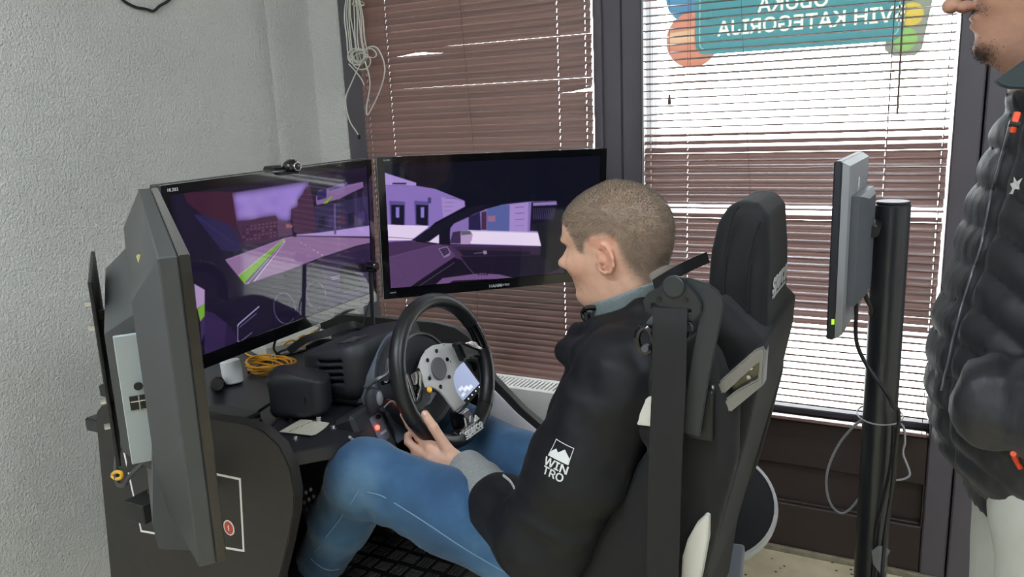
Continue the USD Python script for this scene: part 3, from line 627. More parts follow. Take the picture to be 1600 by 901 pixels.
    for k in range(4): L(Z7([(545 + 9 * k, 256 + 13 * k), (592 + 6 * k, 242 + 12 * k)]), (150, 126, 172), 1)
    P(Z7([(300, 545), (360, 500), (645, 310), (700, 325), (760, 380), (820, 470), (560, 545)]), (26, 20, 36)); L(Z7([(362, 540), (650, 348)]), (196, 180, 206), .8)
    P(Z7([(640, 225), (1325, 232), (1320, 290), (1180, 290), (720, 300)]), (52, 38, 62)); P(Z7([(700, 300), (1320, 290), (1400, 260), (1400, 480), (820, 470)]), (28, 22, 40)); P(Z7([(690, 250), (1240, 262), (1240, 296), (720, 296)]), (34, 26, 46)); L(Z7([(720, 300), (1240, 292)]), (84, 64, 96), .9)
    L(Z7([(802, 278), (870, 272)]), (196, 180, 214), 1.2); P(Z7([(872, 258), (900, 256), (905, 280), (880, 286)]), (150, 130, 164)); L(Z7([(722, 345), (815, 450)]), (70, 58, 84), 2)
    P(Z7([(490, 530), (560, 470), (780, 440), (860, 432), (1000, 440), (1160, 478), (900, 490), (640, 490), (560, 540)]), (112, 82, 130)); P(Z7([(620, 530), (640, 490), (900, 478), (1160, 480), (1160, 560), (620, 560)]), (24, 18, 34)); P(Z7([(1300, 470), (1500, 380), (1510, 470)]), (46, 34, 60))
    for k in range(4): P(Z7([(832 + 22 * k, 440), (844 + 22 * k, 436), (848 + 22 * k, 444), (836 + 22 * k, 448)]), (30, 22, 40))
    P(Z7([(1290, 60), (1500, 60), (1500, 400), (1330, 300), (1330, 225)]), (16, 16, 30))
    return im.filter(ImageFilter.GaussianBlur(.5 * S)), nx, ny
mc, MCm, MSc, aw, ah = monitor('wide black monitor facing the driver, showing a street between brick buildings', (-1.309, 1.381, 1.124), (-.003, 1, .009), (.056, -.009, .998), DGRY)
im, nx, ny = centre_picture(MSc, aw, ah); picture('screen', im, MSc, aw, ah, nx, ny, SCREEN, mc)
mr, MRm, MSr, aw, ah = monitor('black monitor at the window, showing a car door and side mirror', (-1.067, 1.964, 1.122), (.707, .707, -.018), (.049, -.024, .998), DGRY)
im, nx, ny = right_picture(MSr, aw, ah); picture('screen', im, MSr, aw, ah, nx, ny, SCREEN, mr)
LOGO = mat('logo_print', (205, 208, 214), .4)
def mtext(t, M, s, px, h, bold, sx=1.0, dz=.0002):
    p = W(*px, pl=(M[:3, 3], M[:3, 2])); Q = M.copy(); Q[:3, 3] = p + M[:3, 2] * dz; t.part('lettering', text(s, h, .0004, Q, bold=bold, sx=sx), LOGO, smooth=False)
mtext(mr, MRm, 'HANN', (774, 446), .0085, True, 1.1); mtext(mr, MRm, 'spree', (788, 444), .0085, False, 1.05); mtext(mr, MRm, 'HDMI', (614, 457), .004, False, 1.2); mtext(mr, MRm, 'HL281', (604, 250), .004, False)
mtext(mc, MCm, 'HL281', (270, 296), .006, True); mtext(mc, MCm, 'HDMI', (575, 474), .004, False)
ml, MLm, MSl, aw, ah = monitor('dark grey monitor nearest the camera, seen from its edge and back', (-1.001, .815, 1.106), (-.801, .597, .047), (.042, -.023, .999), mat('monitor_shell', (60, 62, 62), .52, bump=(900, .1, .0005)))
picture('screen', Image.new('RGB', (60, 34), (70, 58, 100)), MSl, aw, ah, 60, 34, SCREEN, ml)
w2 = MW / 2
cp = ml.part('connector_panel', lbox([-w2 + .094, -.085, -.092], [-w2 + .100, .085, -.05], MLm, .001), mat('port_plate', (158, 166, 164), .45), label='light grey port plate')
def lcyl(a, b, r, M, n=18): return at(cyl(a, b, r, n, .0004), M)
ml.part('audio_jack', lcyl((-w2 + .0915, .018, -.072), (-w2 + .094, .018, -.072), .0052, MLm), BLK, parent=cp)
ml.part('usb_socket', [lbox([-w2 + .0925, -.012, -.084], [-w2 + .094, .006, -.0745], MLm, .0002), lbox([-w2 + .0925, -.012, -.072], [-w2 + .094, .006, -.0625], MLm, .0002)], BLK, parent=cp)
ml.part('usb_shell', [lbox([-w2 + .0915, -.0135, -.0735], [-w2 + .094, .0075, -.0728], MLm, .0001), lbox([-w2 + .092, -.002, -.083], [-w2 + .0928, -.0005, -.064], MLm, .0001)], STEEL, parent=cp)
ml.part('lower_shell', [at(trimesh.convex.convex_hull(np.array([(sx * (w2 - .03 - a), y, z) for sx in (-1, 1) for (y, z, a) in ((-.19, -.03, 0), (-.145, -.03, 0), (-.185, -.075, .02), (-.15, -.078, .02), (-.06, -.066, .03), (-.06, -.03, .01))])), MLm)], DGRY, label='darker lower bulge of the housing')
ml.part('button_strip', lbox([-w2 - .0006, -.19, -.010], [-w2 + .004, -.05, -.0005], MLm, .0004), BLKG)
tp = WY([(227, 375), (246, 350), (249, 362), (231, 378)], .86)
Mt = MLm
ml.part('tape', at(slab(rrect(.052, .017, .006), .0006, 0, np.eye(4)), frame(MLm[:3, 3] + MLm[:3, 0] * (-w2 + .16) + MLm[:3, 1] * (MH / 2 - .045) - MLm[:3, 2] * .0445, MLm[:3, 0] * .75 - MLm[:3, 2] * .1 + MLm[:3, 1] * .5, y=MLm[:3, 1] * .7 - MLm[:3, 2] * .9)), mat('masking_tape', (214, 204, 128), .6), label='yellow masking tape')
# bracket of the left monitor
bk = Thing('monitor_bracket', 'black steel bracket holding the left monitor, bolted to the desk side', 'bracket', (-1.22, .95, .65))
n_ = MLm[:3, 2]
bk.part('plate', lbox([-.07, -.16, -.118], [.16, .12, -.112], MLm), BLK)
for yy in (.085, .05, -.06, -.1): bk.part('bolt', lcyl((-.055, yy, -.126), (-.055, yy, -.112), .0045, MLm, 8), STEEL)
for yy in (.06, -.08): bk.part('spacer', lcyl((-.03, yy, -.112), (-.03, yy, -.098), .008, MLm, 10), BLK)
b0 = W(217, 800, Y=.86)
bk.part('beam', [box([b0[0] - .026, .85, b0[2] - .016], [b0[0] + .026, PN - .001, b0[2] + .022], .002)], BLK)
bk.part('gusset', [yprism([(a[0], 0, a[2]) for a in WY([(218, 605), (199, 738), (234, 726), (228, 633), (223, 607)], .93)], .925, .935, .001)], BLK)
e0 = W(215, 752, Y=.90)
bk.part('washer', cyl([b0[0] - .004, .90, b0[2] + .0225], [b0[0] - .004, .90, b0[2] + .025], .012, 18), STEEL)
bk.part('bolt', [cyl([b0[0] - .004, .90, b0[2] + .025], [b0[0] - .004, .90, b0[2] + .033], .006, 6), rod([(b0[0] - .008, .90, b0[2] + .035), (b0[0] + .03, .905, b0[2] + .042)], .0035, 8)], STEEL)
single('monitor_cable', rod([W(270, 668, Y=.93), W(252, 690, Y=.9), W(228, 718, Y=.88), W(204, 742, Y=.86), W(194, 757, Y=.855), W(184, 755, Y=.86), W(181, 735, Y=.87), W(184, 708, Y=.89), W(194, 688, Y=.91), W(206, 676, Y=.93)], .0042, 10, 8), DCABLE, 'grey cable looping below the back of the left monitor', 'cable')
single('cable_tie', rod([W(176, 741, Y=.87), W(181, 737, Y=.862), W(189, 738, Y=.858), W(190, 745, Y=.858), W(183, 748, Y=.862), W(177, 745, Y=.868)], .0035, 7, 4, closed=True), mat('yellow_tie', (228, 176, 40), .4), 'yellow tie around the grey monitor cable', 'cable tie')

pdl = Thing('pedal_set', 'dark pedal set with shiny studs deep in the footwell', 'pedals', (-1.42, 1.3, PZ))
for k, y in enumerate((1.2, 1.33, 1.46)):
    c = np.array([-1.41, y, PZ + .13]); M = frame(c, (0, 1, 0), z=norm((.9, 0, .35))); g = pdl.part('pedal', at(slab(rrect(.065, .10, .012), .008, .0015, np.eye(4)), M), MGRY)
    pdl.part('stud', [at(cyl((a, b, .008), (a, b, .0115), .006, 12, .0012), M) for a in (-.018, .0, .018) for b in (-.03, -.01, .01, .03)], STEEL, parent=g, label='rows of shiny studs')
    pdl.part('arm', rod([c - [.004, 0, .03], c + [-.03, 0, -.09], c + [-.05, 0, -.122]], .009, 8), BLK)
pdl.part('base', box([-1.472, 1.14, PZ + .0065], [-1.40, 1.52, PZ + .016], .002), BLK)
# ================================================================ steering wheel and wheel base
WC = np.array([-.913, 1.407, .877]); WN = norm([math.cos(.262) * math.cos(-.055), math.cos(.262) * math.sin(-.055), math.sin(.262)])
WV = norm(np.array([0, 0, 1.0]) - WN * WN[2]); WU = np.cross(WV, WN); WM = frame(WC, WU, y=WV)
def wp(a, b, o=0.0): return WC + WU * a + WV * b + WN * o
def w_uv(px, off):
    out = []
    for x, y in px:
        p = W(x, y, pl=(WC + WN * off, WN)) - WC; out.append((p @ WU, p @ WV))
    return out
K6 = lambda l: [(x / 4.5056 + 600, y / 4.505 + 500) for x, y in l]
LEATHER = mat('black_leather', (26, 27, 28), .36, bump=(900, .25, .0008))
CHROME = mat('chrome', (225, 225, 228), .08, metal=1.0)
SILVER = mat('silver_plate', (240, 240, 240), .45, metal=.1)
sw = Thing('steering_wheel', 'black leather steering wheel with a silver three spoke plate', 'steering wheel', WC)
RR, RT = .156, .0168
def arc(a0, a1, r=RR, o=0.0, n=40): return [wp(r * math.cos(t), r * math.sin(t), o) for t in np.radians(np.linspace(a0, a1, n))]
def rimprof(k=1.0): a = np.arange(14) * 2 * np.pi / 14; return np.stack([RT * k * np.cos(a), RT * k * 1.06 * np.sin(a)], 1)
sw.part('rim', sweep(arc(28, 312, n=90), rimprof(), up=WN), LEATHER, label='grained leather grip')
sw.part('rim', sweep(arc(-48, 2, n=22), rimprof(), up=WN), LEATHER)
sw.part('rim_insert', sweep(arc(2, 28, n=14), rimprof(.93), up=WN), BLKG, label='glossy black insert')
sw.part('stitching', [sweep(arc(a - .6, a + .6, n=4), rimprof(1.02), up=WN) for a in (28, 2, -48, 167, 205, 312)], BLK)
OFF = -.03
pl = K6([(245, 330), (268, 262), (300, 208), (350, 175), (420, 162), (522, 165), (545, 195), (582, 278), (540, 308), (505, 350), (488, 400), (492, 440), (510, 500), (545, 555), (590, 590), (500, 640), (470, 600), (430, 545), (395, 505), (362, 482), (335, 472), (300, 482), (285, 470)])
plate = Polygon(w_uv(pl, OFF)).buffer(0).buffer(-.004).buffer(.008).buffer(-.004)
hubc = np.mean(w_uv(K6([(393, 250), (395, 428), (338, 340), (447, 340)]), OFF + .006), axis=0)
Mp = WM.copy(); Mp[:3, 3] = WC + WN * (OFF - .005)
pp = sw.part('spoke_plate', slab(plate, .006, .0012, Mp), SILVER, label='silver spoke plate')
H0 = wp(*hubc, OFF)
sw.part('hub_cap', cyl(H0, H0 + WN * .006, .0255, 36, .0015), mat('hub_grey', (112, 113, 116), .4, metal=.3), label='grey hub cap')
for k in range(6):
    a = math.radians(15 + 60 * k); b = H0 + WU * .040 * math.cos(a) + WV * .040 * math.sin(a)
    sw.part('bolt', [cyl(b, b + WN * .0035, .0046, 14, .0005)], BLKG)
for x, y in ((465, 290), (320, 388), (418, 175)):
    b = wp(*w_uv(K6([(x, y)]), OFF)[0], OFF); sw.part('rivet', cyl(b, b + WN * .0022, .0015, 8), mat('rivet_dark%d' % x, (120, 120, 120), .4))
# right arm: thick leather bridge and chrome edge
def wpoly(px, off, d, m, c=.002, r=0, nm='spoke', parent=None, label=None, sm_=35):
    g = Polygon(w_uv(K6(px), off)).buffer(0)
    if r: g = g.buffer(-r).buffer(2 * r).buffer(-r)
    if g.geom_type != 'Polygon': g = max(g.geoms, key=lambda k: k.area)
    M = WM.copy(); M[:3, 3] = WC + WN * (off - d); return sw.part(nm, slab(g, d, c, M), m, parent=parent, label=label, smooth=sm_)
wpoly([(520, 165), (545, 148), (600, 165), (640, 190), (700, 215), (735, 222), (752, 260), (735, 300), (700, 270), (650, 258), (600, 270), (578, 282), (545, 200)], .004, .024, LEATHER, .005, .002, label='right leather spoke')
wpoly([(575, 160), (620, 145), (655, 155), (672, 180), (725, 212), (728, 222), (690, 205), (640, 190), (600, 172)], .011, .008, CHROME, .002, nm='chrome_trim')
wpoly([(590, 285), (630, 285), (655, 300), (662, 340), (650, 360), (640, 320), (620, 300)], -.012, .010, BLKG, .002, nm='chrome_trim', label='glossy black trim')
# left arm with its chrome V
wpoly([(160, 372), (200, 470), (222, 560), (235, 585), (258, 560), (272, 500), (268, 400), (250, 335), (290, 470), (335, 480), (330, 560), (270, 640), (215, 640), (130, 500), (120, 400)], -.008, .012, MGRY, .002, label='left spoke in dark grey')
wpoly([(158, 372), (176, 380), (205, 470), (232, 560), (258, 470), (262, 390), (252, 340), (272, 392), (270, 480), (252, 560), (235, 584), (220, 575), (196, 500)], -.004, .006, CHROME, .001, nm='chrome_trim')
wpoly([(190, 385), (245, 345), (258, 400), (236, 450), (215, 455)], -.012, .004, CHROME, .001, nm='chrome_trim')
wpoly([(208, 470), (250, 468), (246, 540), (232, 562)], -.012, .003, BLKG, .001, nm='insert')
b = wp(*w_uv(K6([(315, 489)]), -.004)[0], -.006); sw.part('button', cyl(b, b + WN * .008, .0062, 16, .002), mat('amber_button', (236, 180, 60), .25, emit=.3), label='amber button')
wpoly([(262, 500), (330, 500), (372, 510), (330, 585), (272, 615)], -.012, .006, mat('blue_grey', (92, 98, 108), .5), .001, nm='button_pad')
# bottom arm, chrome with lettering
wpoly([(548, 655), (600, 615), (640, 690), (690, 712), (700, 730), (575, 830), (500, 800), (480, 770), (560, 765), (580, 740), (570, 690)], .013, .012, CHROME, .003, .001, nm='spoke', label='chrome bottom spoke')
wpoly([(480, 640), (545, 655), (570, 690), (580, 740), (560, 770), (505, 775), (480, 700)], -.008, .008, BLKG, .002, nm='insert')
wpoly([(500, 640), (590, 575), (600, 590), (512, 655)], -.018, .004, ALU, .001, nm='chrome_trim')
g0, g1 = (wp(*w_uv(K6([q]), .0185)[0], .0185) for q in ((578, 838), (695, 752)))
dx = norm(g1 - g0); Mg = frame((g0 + g1) / 2 + np.cross(WN, dx) * .011, dx, z=WN); sw.part('logo_lettering', [text('sparco', .0165, .003, Mg, bold=True, sx=.95), at(box([-.034, -.0125, 0], [.034, -.0105, .003]), Mg)], mat('logo_white', (235, 235, 232), .4), smooth=False, label='white sparco lettering')
Mg2 = Mg.copy(); Mg2[:3, 3] = Mg[:3, 3] + Mg[:3, 1] * .016 + Mg[:3, 0] * .02
sw.part('logo_lettering', at(slab(Polygon([(-.008, -.004), (.008, -.004), (0, .007)]).buffer(.001), .003, 0, np.eye(4)), Mg2), mat('logo_white2', (228, 228, 225), .4))
sw.part('quick_release', [cyl(wp(0, 0, -.034), wp(0, 0, -.055), .030, 24, .002), cyl(wp(0, 0, -.055), wp(0, 0, -.075), .036, 24, .003)], BLK)

wb = Thing('wheel_base', 'dark grey direct drive wheel base with cooling slots behind the steering wheel', 'wheel base', (-1.1, 1.41, DZ))
def f_base(p):
    q = np.abs(p - np.array([-1.135, 1.41, .89])) - np.array([.09, .135, .078]) + .05
    d = np.linalg.norm(np.maximum(q, 0), axis=1) + np.minimum(q.max(1), 0) - .05
    d = np.maximum(d, (p[:, 2] - (.955 + (p[:, 0] + 1.05) * .22)) * .97)
    for k in range(4):
        zc = .913 - k * .0155
        e = np.maximum(np.maximum(np.abs(p[:, 0] + 1.125) - .034, np.abs(p[:, 2] - zc - .004 * np.sin((p[:, 0] + 1.12) * 40)) - .0034), np.abs(p[:, 1] - 1.27) - .022); d = np.maximum(d, -e)
    return d
wb.part('housing', skin(f_base, (-1.24, 1.26, .80), (-1.03, 1.56, .985), .0035), MGRY, smooth=True)
wb.part('collar', lathe([(0, 0), (.105, 0), (.118, .012), (.121, .04), (.116, .058), (0, .058)], 48).apply_transform(frame(wp(0, -.012, -.165), WU, y=WV)), mat('collar_grey', (96, 102, 112), .5), label='blue grey front collar')
wb.part('ring', lathe([(0, 0), (.108, 0), (.112, .01), (.108, .040), (.098, .046), (.06, .046), (0, .046)], 48).apply_transform(frame(wp(0, -.012, -.108), WU, y=WV)), DGRY)
wb.part('trim', sweep([wp(.1025 * math.cos(t), -.012 + .1025 * math.sin(t), -.061) for t in np.radians(np.linspace(28, 215, 50))], rect2(.005, .004), up=WN), ALU)
wb.part('face', cyl(wp(0, -.012, -.062), wp(0, -.012, -.057), .09, 40, .002), MGRY)
wb.part('shaft', cyl(wp(0, 0, -.06), wp(0, 0, -.07 + .0), .02, 20), BLK)
for k in range(5):
    c = W(526 + k * 1.0, 570 - k * 3.2, Z=.972 - .0); 
wb.part('slot', [box([-1.14 + .012 * k, 1.325, .9375 + .0025 * k], [-1.135 + .012 * k, 1.385, .9395 + .0025 * k], .0005) for k in range(4)], BLKG)
wb.part('foot', [box([-1.2, 1.29, DZ + .001], [-1.06, 1.53, .83], .01)], BLK)
st = Thing('column_stalk', 'grey and black indicator stalk left of the steering column', 'stalk', (-.99, 1.28, .86))
s0 = W(581, 625, X=-.985)
def f_st(p): return sm(s_ell(p, s0, (.013, .017, .030)), s_ell(p, s0 + [.010, .012, .002], (.012, .012, .021)), .008)
st.part('pod', skin(f_st, s0 - .045, s0 + .045, .0028), MGRY, smooth=True)
st.part('knob', skin(lambda p: s_ell(p, s0 + [.016, .006, .004], (.007, .009, .016)), s0 - .03, s0 + .04, .002), mat('knob_grey', (122, 124, 126), .4), smooth=True)
st.part('bracket', [rod([W(570, 605, X=-.985), W(590, 592, X=-.98), W(604, 582, X=-.99), W(606, 560, X=-1.0)], .0045, 8, 4)], ALU)
st.part('paddle', [rod([W(598, 598, X=-.972), W(620, 592, X=-.975), W(632, 596, X=-.985)], .005, 8, 3), rod([W(612, 592, X=-.965), W(618, 612, X=-.962)], .0035, 6)], BLKG)
st.part('wire', rod([W(596, 632, X=-.975), W(606, 624, X=-.97), W(616, 632, X=-.97), W(626, 640, X=-.975), W(632, 634, X=-.985)], .0018, 6, 6), mat('red_wire', (196, 40, 44), .4), label='red wire')
st.part('wire', rod([W(600, 636, X=-.972), W(612, 626, X=-.968), W(622, 634, X=-.972), W(634, 642, X=-.98)], .0018, 6, 6), mat('white_wire', (220, 220, 218), .4))
cb = Thing('control_box', 'dark control box with a glowing red lamp below the steering column', 'control box', (-.99, 1.33, .77))
c0 = W(588, 668, X=-.985)
Mc = frame(c0, (0, 1, .05), z=norm((.9, -.25, .35)))
cb.part('body', at(box([-.055, -.07, -.055], [.04, .05, 0], .008), Mc), MGRY)
cb.part('panel', at(slab(rrect(.035, .058, .006, .008, -.004), .0015, .0004, np.eye(4)), Mc), mat('panel_grey', (98, 102, 116), .5))
cb.part('lamp', at(skin(lambda p: s_ell(p, (0, 0, .003), (.0058, .0058, .005)), (-.01, -.01, -.004), (.01, .01, .01), .0012), Mc), mat('red_lamp', (255, 60, 40), .3, emit=6.0), smooth=True, label='glowing red lamp')
cb.part('knob', at(cyl((.014, .018, .001), (.014, .018, .008), .0048, 14, .001), Mc), BLKG)
cb.part('label', at(slab(rrect(.02, .005, .001, .012, -.016), .0006, 0, np.eye(4)), at(tc.box([1e-6] * 3), np.eye(4)) is not None and Mc @ np.array([[1, 0, 0, 0], [0, 1, 0, 0], [0, 0, 1, .0016], [0, 0, 0, 1.0]])), mat('label_grey', (176, 178, 186), .5))
cd = Thing('column_panel', 'grey slanted panel behind the fingers under the column', 'panel', (-.99, 1.4, .76))
pq = [W(*q, X=-1.0) for q in ((606, 642), (634, 660), (640, 678), (620, 692))]
nn = norm(np.cross(pq[1] - pq[0], pq[3] - pq[0])); nn = nn if nn[0] > 0 else -nn
Mq = frame(pq[0], pq[1] - pq[0], z=nn); Mi = np.linalg.inv(Mq); g = Polygon([tuple((Mi @ np.array([*p, 1]))[:2]) for p in pq])
cd.part('panel', slab(g, .01, .001, Mq @ np.array([[1, 0, 0, 0], [0, 1, 0, 0], [0, 0, 1, -.01], [0, 0, 0, 1.0]])), mat('slate_panel', (110, 112, 124), .45))
cd.part('rim', rod([pq[2], pq[3]], .002, 6), ALU)
# dash tablet seen through the wheel
tb = Thing('dash_tablet', 'small lit tablet display seen through the steering wheel', 'tablet', W(725, 600, X=-1.04))
tn = norm((.80, -.30, .52)); t0 = W(725, 598, X=-1.04)
TQ = [W(*q, pl=(t0, tn)) for q in ((692, 588), (724, 563), (752, 601), (722, 633))]
tx = norm(TQ[2] - TQ[3]); TM = frame(np.mean(TQ, axis=0), tx, z=tn); Ti = np.linalg.inv(TM); tg = [tuple((Ti @ np.array([*p, 1]))[:2]) for p in TQ]
TP = Polygon(tg)
def tsl(g, z0, d, c=.0): M = TM.copy(); M[:3, 3] = TM[:3, 3] + tn * z0; return slab(g, d, c, M)
tb.part('body', tsl(TP.buffer(.006, join_style=1), -.012, .011, .002), BLK)
tb.part('screen', tsl(TP.buffer(-.002), -.001, .0012), mat('tablet_lit', (158, 168, 196), .2, emit=.65), smooth=False)
def tpt(a, b): p = np.array(tg); return p[0] * (1 - a) * (1 - b) + p[1] * a * (1 - b) + p[2] * a * b + p[3] * (1 - a) * b
ic = mat('tablet_icon', (214, 218, 228), .3, emit=.8)
for a, b, s in ((.3, .62, .008), (.45, .72, .009), (.25, .8, .007), (.6, .8, .009)):
    p = tpt(a, b); tb.part('icon', tsl(rrect(s * 2, s, .001, *p), .0003, .0004), ic, smooth=False)
bz = Polygon([tpt(0, .93), tpt(1, .93), tpt(1, 1.1), tpt(0, 1.1)])
tb.part('button_bar', tsl(bz, -.001, .002), BLK)
for k in range(5): tb.part('button', tsl(Point(*tpt(.12 + .19 * k, 1.0)).buffer(.0024), .001, .0005), ic)
tb.part('arm', rod([TM[:3, 3] - tn * .012, TM[:3, 3] - tn * .06 - np.array([0, 0, .03]), np.array([-1.1, 1.62, DZ + .001])], .008, 8, 4), BLK)
# ================================================================ things on the desk
def D(x, y, z=0.0): return W(x, y, Z=DZ + z)
hs = Thing('vr_headset', 'black virtual reality headset lying on the desk beside the wheel base', 'headset', D(455, 600))
h0 = D(468, 610, .058)
hx = norm((.86, .5, 0)); hm = frame(h0, hx, z=(0, 0, 1)); hi = np.linalg.inv(hm)
def f_vr(p):
    l = p @ hi[:3, :3].T + hi[:3, 3]; q = np.abs(l) - np.array([.064, .040, .054]) + .026
    d = np.linalg.norm(np.maximum(q, 0), axis=1) + np.minimum(q.max(1), 0) - .026
    d = np.maximum(d, (l[:, 2] + .35 * l[:, 0] - .047) * .94)
    return smx(d, -s_ell(l, (-.072, 0, -.004), (.036, .030, .042)), .006)
hs.part('visor', skin(f_vr, h0 - .12, h0 + .12, .004), mat('headset_black', (40, 41, 46), .5), smooth=True)
def ribbon(px, w, t, up=None): return sweep(spl(px, 8), rect2(t, w), up=up)
HP = lambda x, y, z: W(x, y, Z=DZ + z)
hs.part('seam', at(rod([(.02, .0405 * math.cos(t) * 1.0, .043 * math.sin(t) - .006) for t in np.linspace(0, 2 * math.pi, 40, endpoint=False)], .0016, 6, closed=True), hm), BLKG)
hs.part('strap', ribbon([HP(452, 548, .09), HP(478, 530, .12), HP(510, 520, .13), HP(545, 508, .135), HP(562, 510, .12), HP(572, 522, .09), HP(566, 540, .06)], .018, .006), BLK)
hs.part('strap', ribbon([HP(480, 545, .09), HP(500, 535, .09), HP(530, 536, .085), HP(552, 544, .07), HP(570, 536, .06)], .016, .006), BLK)
hs.part('strap_frame', rod([HP(535, 512, .12), HP(555, 509, .12), HP(566, 522, .10), HP(560, 536, .07), HP(548, 538, .06)], .0035, 8, 6), ALU)
single('headset_cable', [rod([HP(505, 572, .07), HP(490, 592, .05), HP(478, 615, .03), HP(462, 640, .008), HP(452, 660, .004)], .0032, 7, 8), rod([HP(548, 556, .08), HP(512, 578, .075), HP(494, 596, .055), HP(484, 618, .03), HP(466, 640, .006), HP(460, 648, .004)], .0032, 7, 8)], CABLE, 'pair of black cables running down from the headset over the desk', 'cable')
single('document_pad', slab(Polygon([(-.065, -.05), (.065, -.05), (.065, .05), (-.065, .05)]), .012, .001, frame(W(526, 553, Z=DZ + .03), (.75, -.6, 0), z=(0, 0, 1))), mat('white_paper', (222, 224, 226), .7), 'white pad of paper behind the headset straps', 'paper')
nt = [D(*q, .0015) for q in ((436, 674), (471, 654), (515, 663), (487, 683))]
def sheet(pts, z=0, n=6):
    a, b, c, d = pts; V = []
    for i in range(n + 1):
        for j in range(n + 1):
            s, t = i / n, j / n; p = (a * (1 - s) + b * s) * (1 - t) + (d * (1 - s) + c * s) * t; V.append(p + [0, 0, z + .004 * (2 * s - 1) ** 4 * t])
    V = np.array(V); V2 = V - [0, 0, .0008]; F = []
    k = n + 1
    for i in range(n):
        for j in range(n):
            q = [i * k + j, (i + 1) * k + j, (i + 1) * k + j + 1, i * k + j + 1]; F += [[q[0], q[1], q[2]], [q[0], q[2], q[3]]]; o = len(V); F += [[q[0] + o, q[2] + o, q[1] + o], [q[0] + o, q[3] + o, q[2] + o]]
    return trimesh.Trimesh(np.vstack([V, V2]), np.array(F), process=False)
no = Thing('paper_note', 'cream paper note lying on the desk front edge', 'note', nt[0])
no.part('sheet', sheet(nt), mat('note_paper', (214, 212, 194), .75, var=(60, .05)))
no.part('handwriting', [rod([D(452 + 9 * k + j, 674 - 4.0 * k - .6 * j, .0034 + .0) for j in (0, 3, 6)], .0005, 4) for k in range(5)], mat('ink', (110, 112, 116), .6))
for i, (x, y, lb) in enumerate(((499, 660, 'tall chrome bolt standing behind the paper note'), (521, 668, 'low chrome bolt right of the paper note'), (461, 685, 'low chrome bolt in front of the paper note'))):
    t = Thing('bolt', lb, 'bolt', D(x, y))
    p = D(x, y); t.part('washer', cyl(p, p + [0, 0, .0018], .009, 18), STEEL); t.part('head', cyl(p + [0, 0, .0018], p + [0, 0, .014 if i == 0 else .006], .0056, 6, .0008), STEEL)
pb = Thing('power_brick', 'black power brick on the desk behind the near side panel', 'power supply', D(360, 655))
pm = frame(D(362, 650, .013), norm(D(388, 655) - D(332, 643)), z=(0, 0, 1))
pb.part('case', at(box([-.065, -.024, -.0125], [.065, .024, .0125], .004), pm), BLK)
pb.part('plug', at(cyl((.065, 0, 0), (.085, 0, 0), .008, 12, .001), pm), BLK)
single('power_cable', rod([D(392, 652, .012), D(410, 638, .02), D(428, 628, .03), D(442, 628, .03), D(440, 645, .015), D(425, 664, .006), D(415, 672, .006)], .0035, 8, 8), CABLE, 'black cable looping out of the power brick', 'cable')
cu = Thing('adapter', 'white plug adapter lying below the middle monitor', 'adapter', D(362, 590))
ca, cb_ = D(363, 596, .026), W(350, 570, Z=DZ + .055)
cu.part('body', lathe([(0, 0), (.021, 0), (.0235, .003), (.025, .03), (.024, .055), (.021, .058), (0, .058)], 12).apply_transform(frame(D(366, 598, .002), np.cross((0, 1, 0), norm((-.16, .04, 1))), z=norm((-.16, .04, 1)))), mat('white_plastic', (216, 218, 216), .5))
single('puck', cyl(D(340, 600, .001), D(340, 600, .036), .017, 24, .003), BLKG, 'small glossy black puck left of the white plug adapter', 'holder')
yc = Thing('yellow_cable', 'coil of yellow network cable on the desk', 'cable', D(410, 580))
ctr = D(414, 578, .004)
loops = []
for k in range(6):
    r = .036 + .004 * k; P = [ctr + [r * 1.25 * math.cos(t) + .005 * k, r * .85 * math.sin(t) + .004 * math.sin(2 * t + k), .003 + .0045 * k + .004 * math.sin(t * 2 + k * 1.7)] for t in np.linspace(0, 2 * math.pi, 26, endpoint=False)]
    loops.append(rod(P, .0026, 7, closed=True))
loops.append(rod([ctr + [.0, .04, .02], ctr + [-.03, .06, .012], D(392, 556, .004), D(380, 548, .004)], .0026, 7, 8))
yc.part('loops', loops, YEL)
yc.part('tie', rod([ctr + [-.005 + .008 * math.cos(t), .04, .014 + .016 * math.sin(t)] for t in np.linspace(0, 2 * math.pi, 12, endpoint=False)], .002, 6, closed=True), mat('tie_white', (214, 206, 186), .6))
rt = Thing('network_switch', 'white network switch behind the headset with yellow leads', 'network switch', (-1.28, 1.42, DZ))
r0 = W(455, 530, Z=DZ + .03)
rt.part('case', at(box([-.10, -.05, -.028], [.10, .05, .012], .008), frame(r0, (.4, .9, 0), z=(0, 0, 1))), mat('switch_white', (206, 206, 198), .5))
for k in range(3): rt.part('lead', rod([r0 + [.03, -.06 + .05 * k, .005], r0 + [.06, -.06 + .05 * k, .02], r0 + [.07, -.03 + .05 * k, -.005], r0 + [.06, .02 + .03 * k, -.022]], .0026, 7, 6), YEL)
single('cable_bundle', [rod([W(500, 512, Z=DZ + .06), W(470, 540, Z=DZ + .05), W(440, 548, Z=DZ + .03), W(410, 568, Z=DZ + .006), W(388, 582, Z=DZ + .006)], .003, 7, 8), rod([W(434, 520, Z=DZ + .1), W(428, 545, Z=DZ + .05), W(440, 556, Z=DZ + .02)], .003, 7, 6)], CABLE, 'black cables hanging under the middle monitor', 'cable')
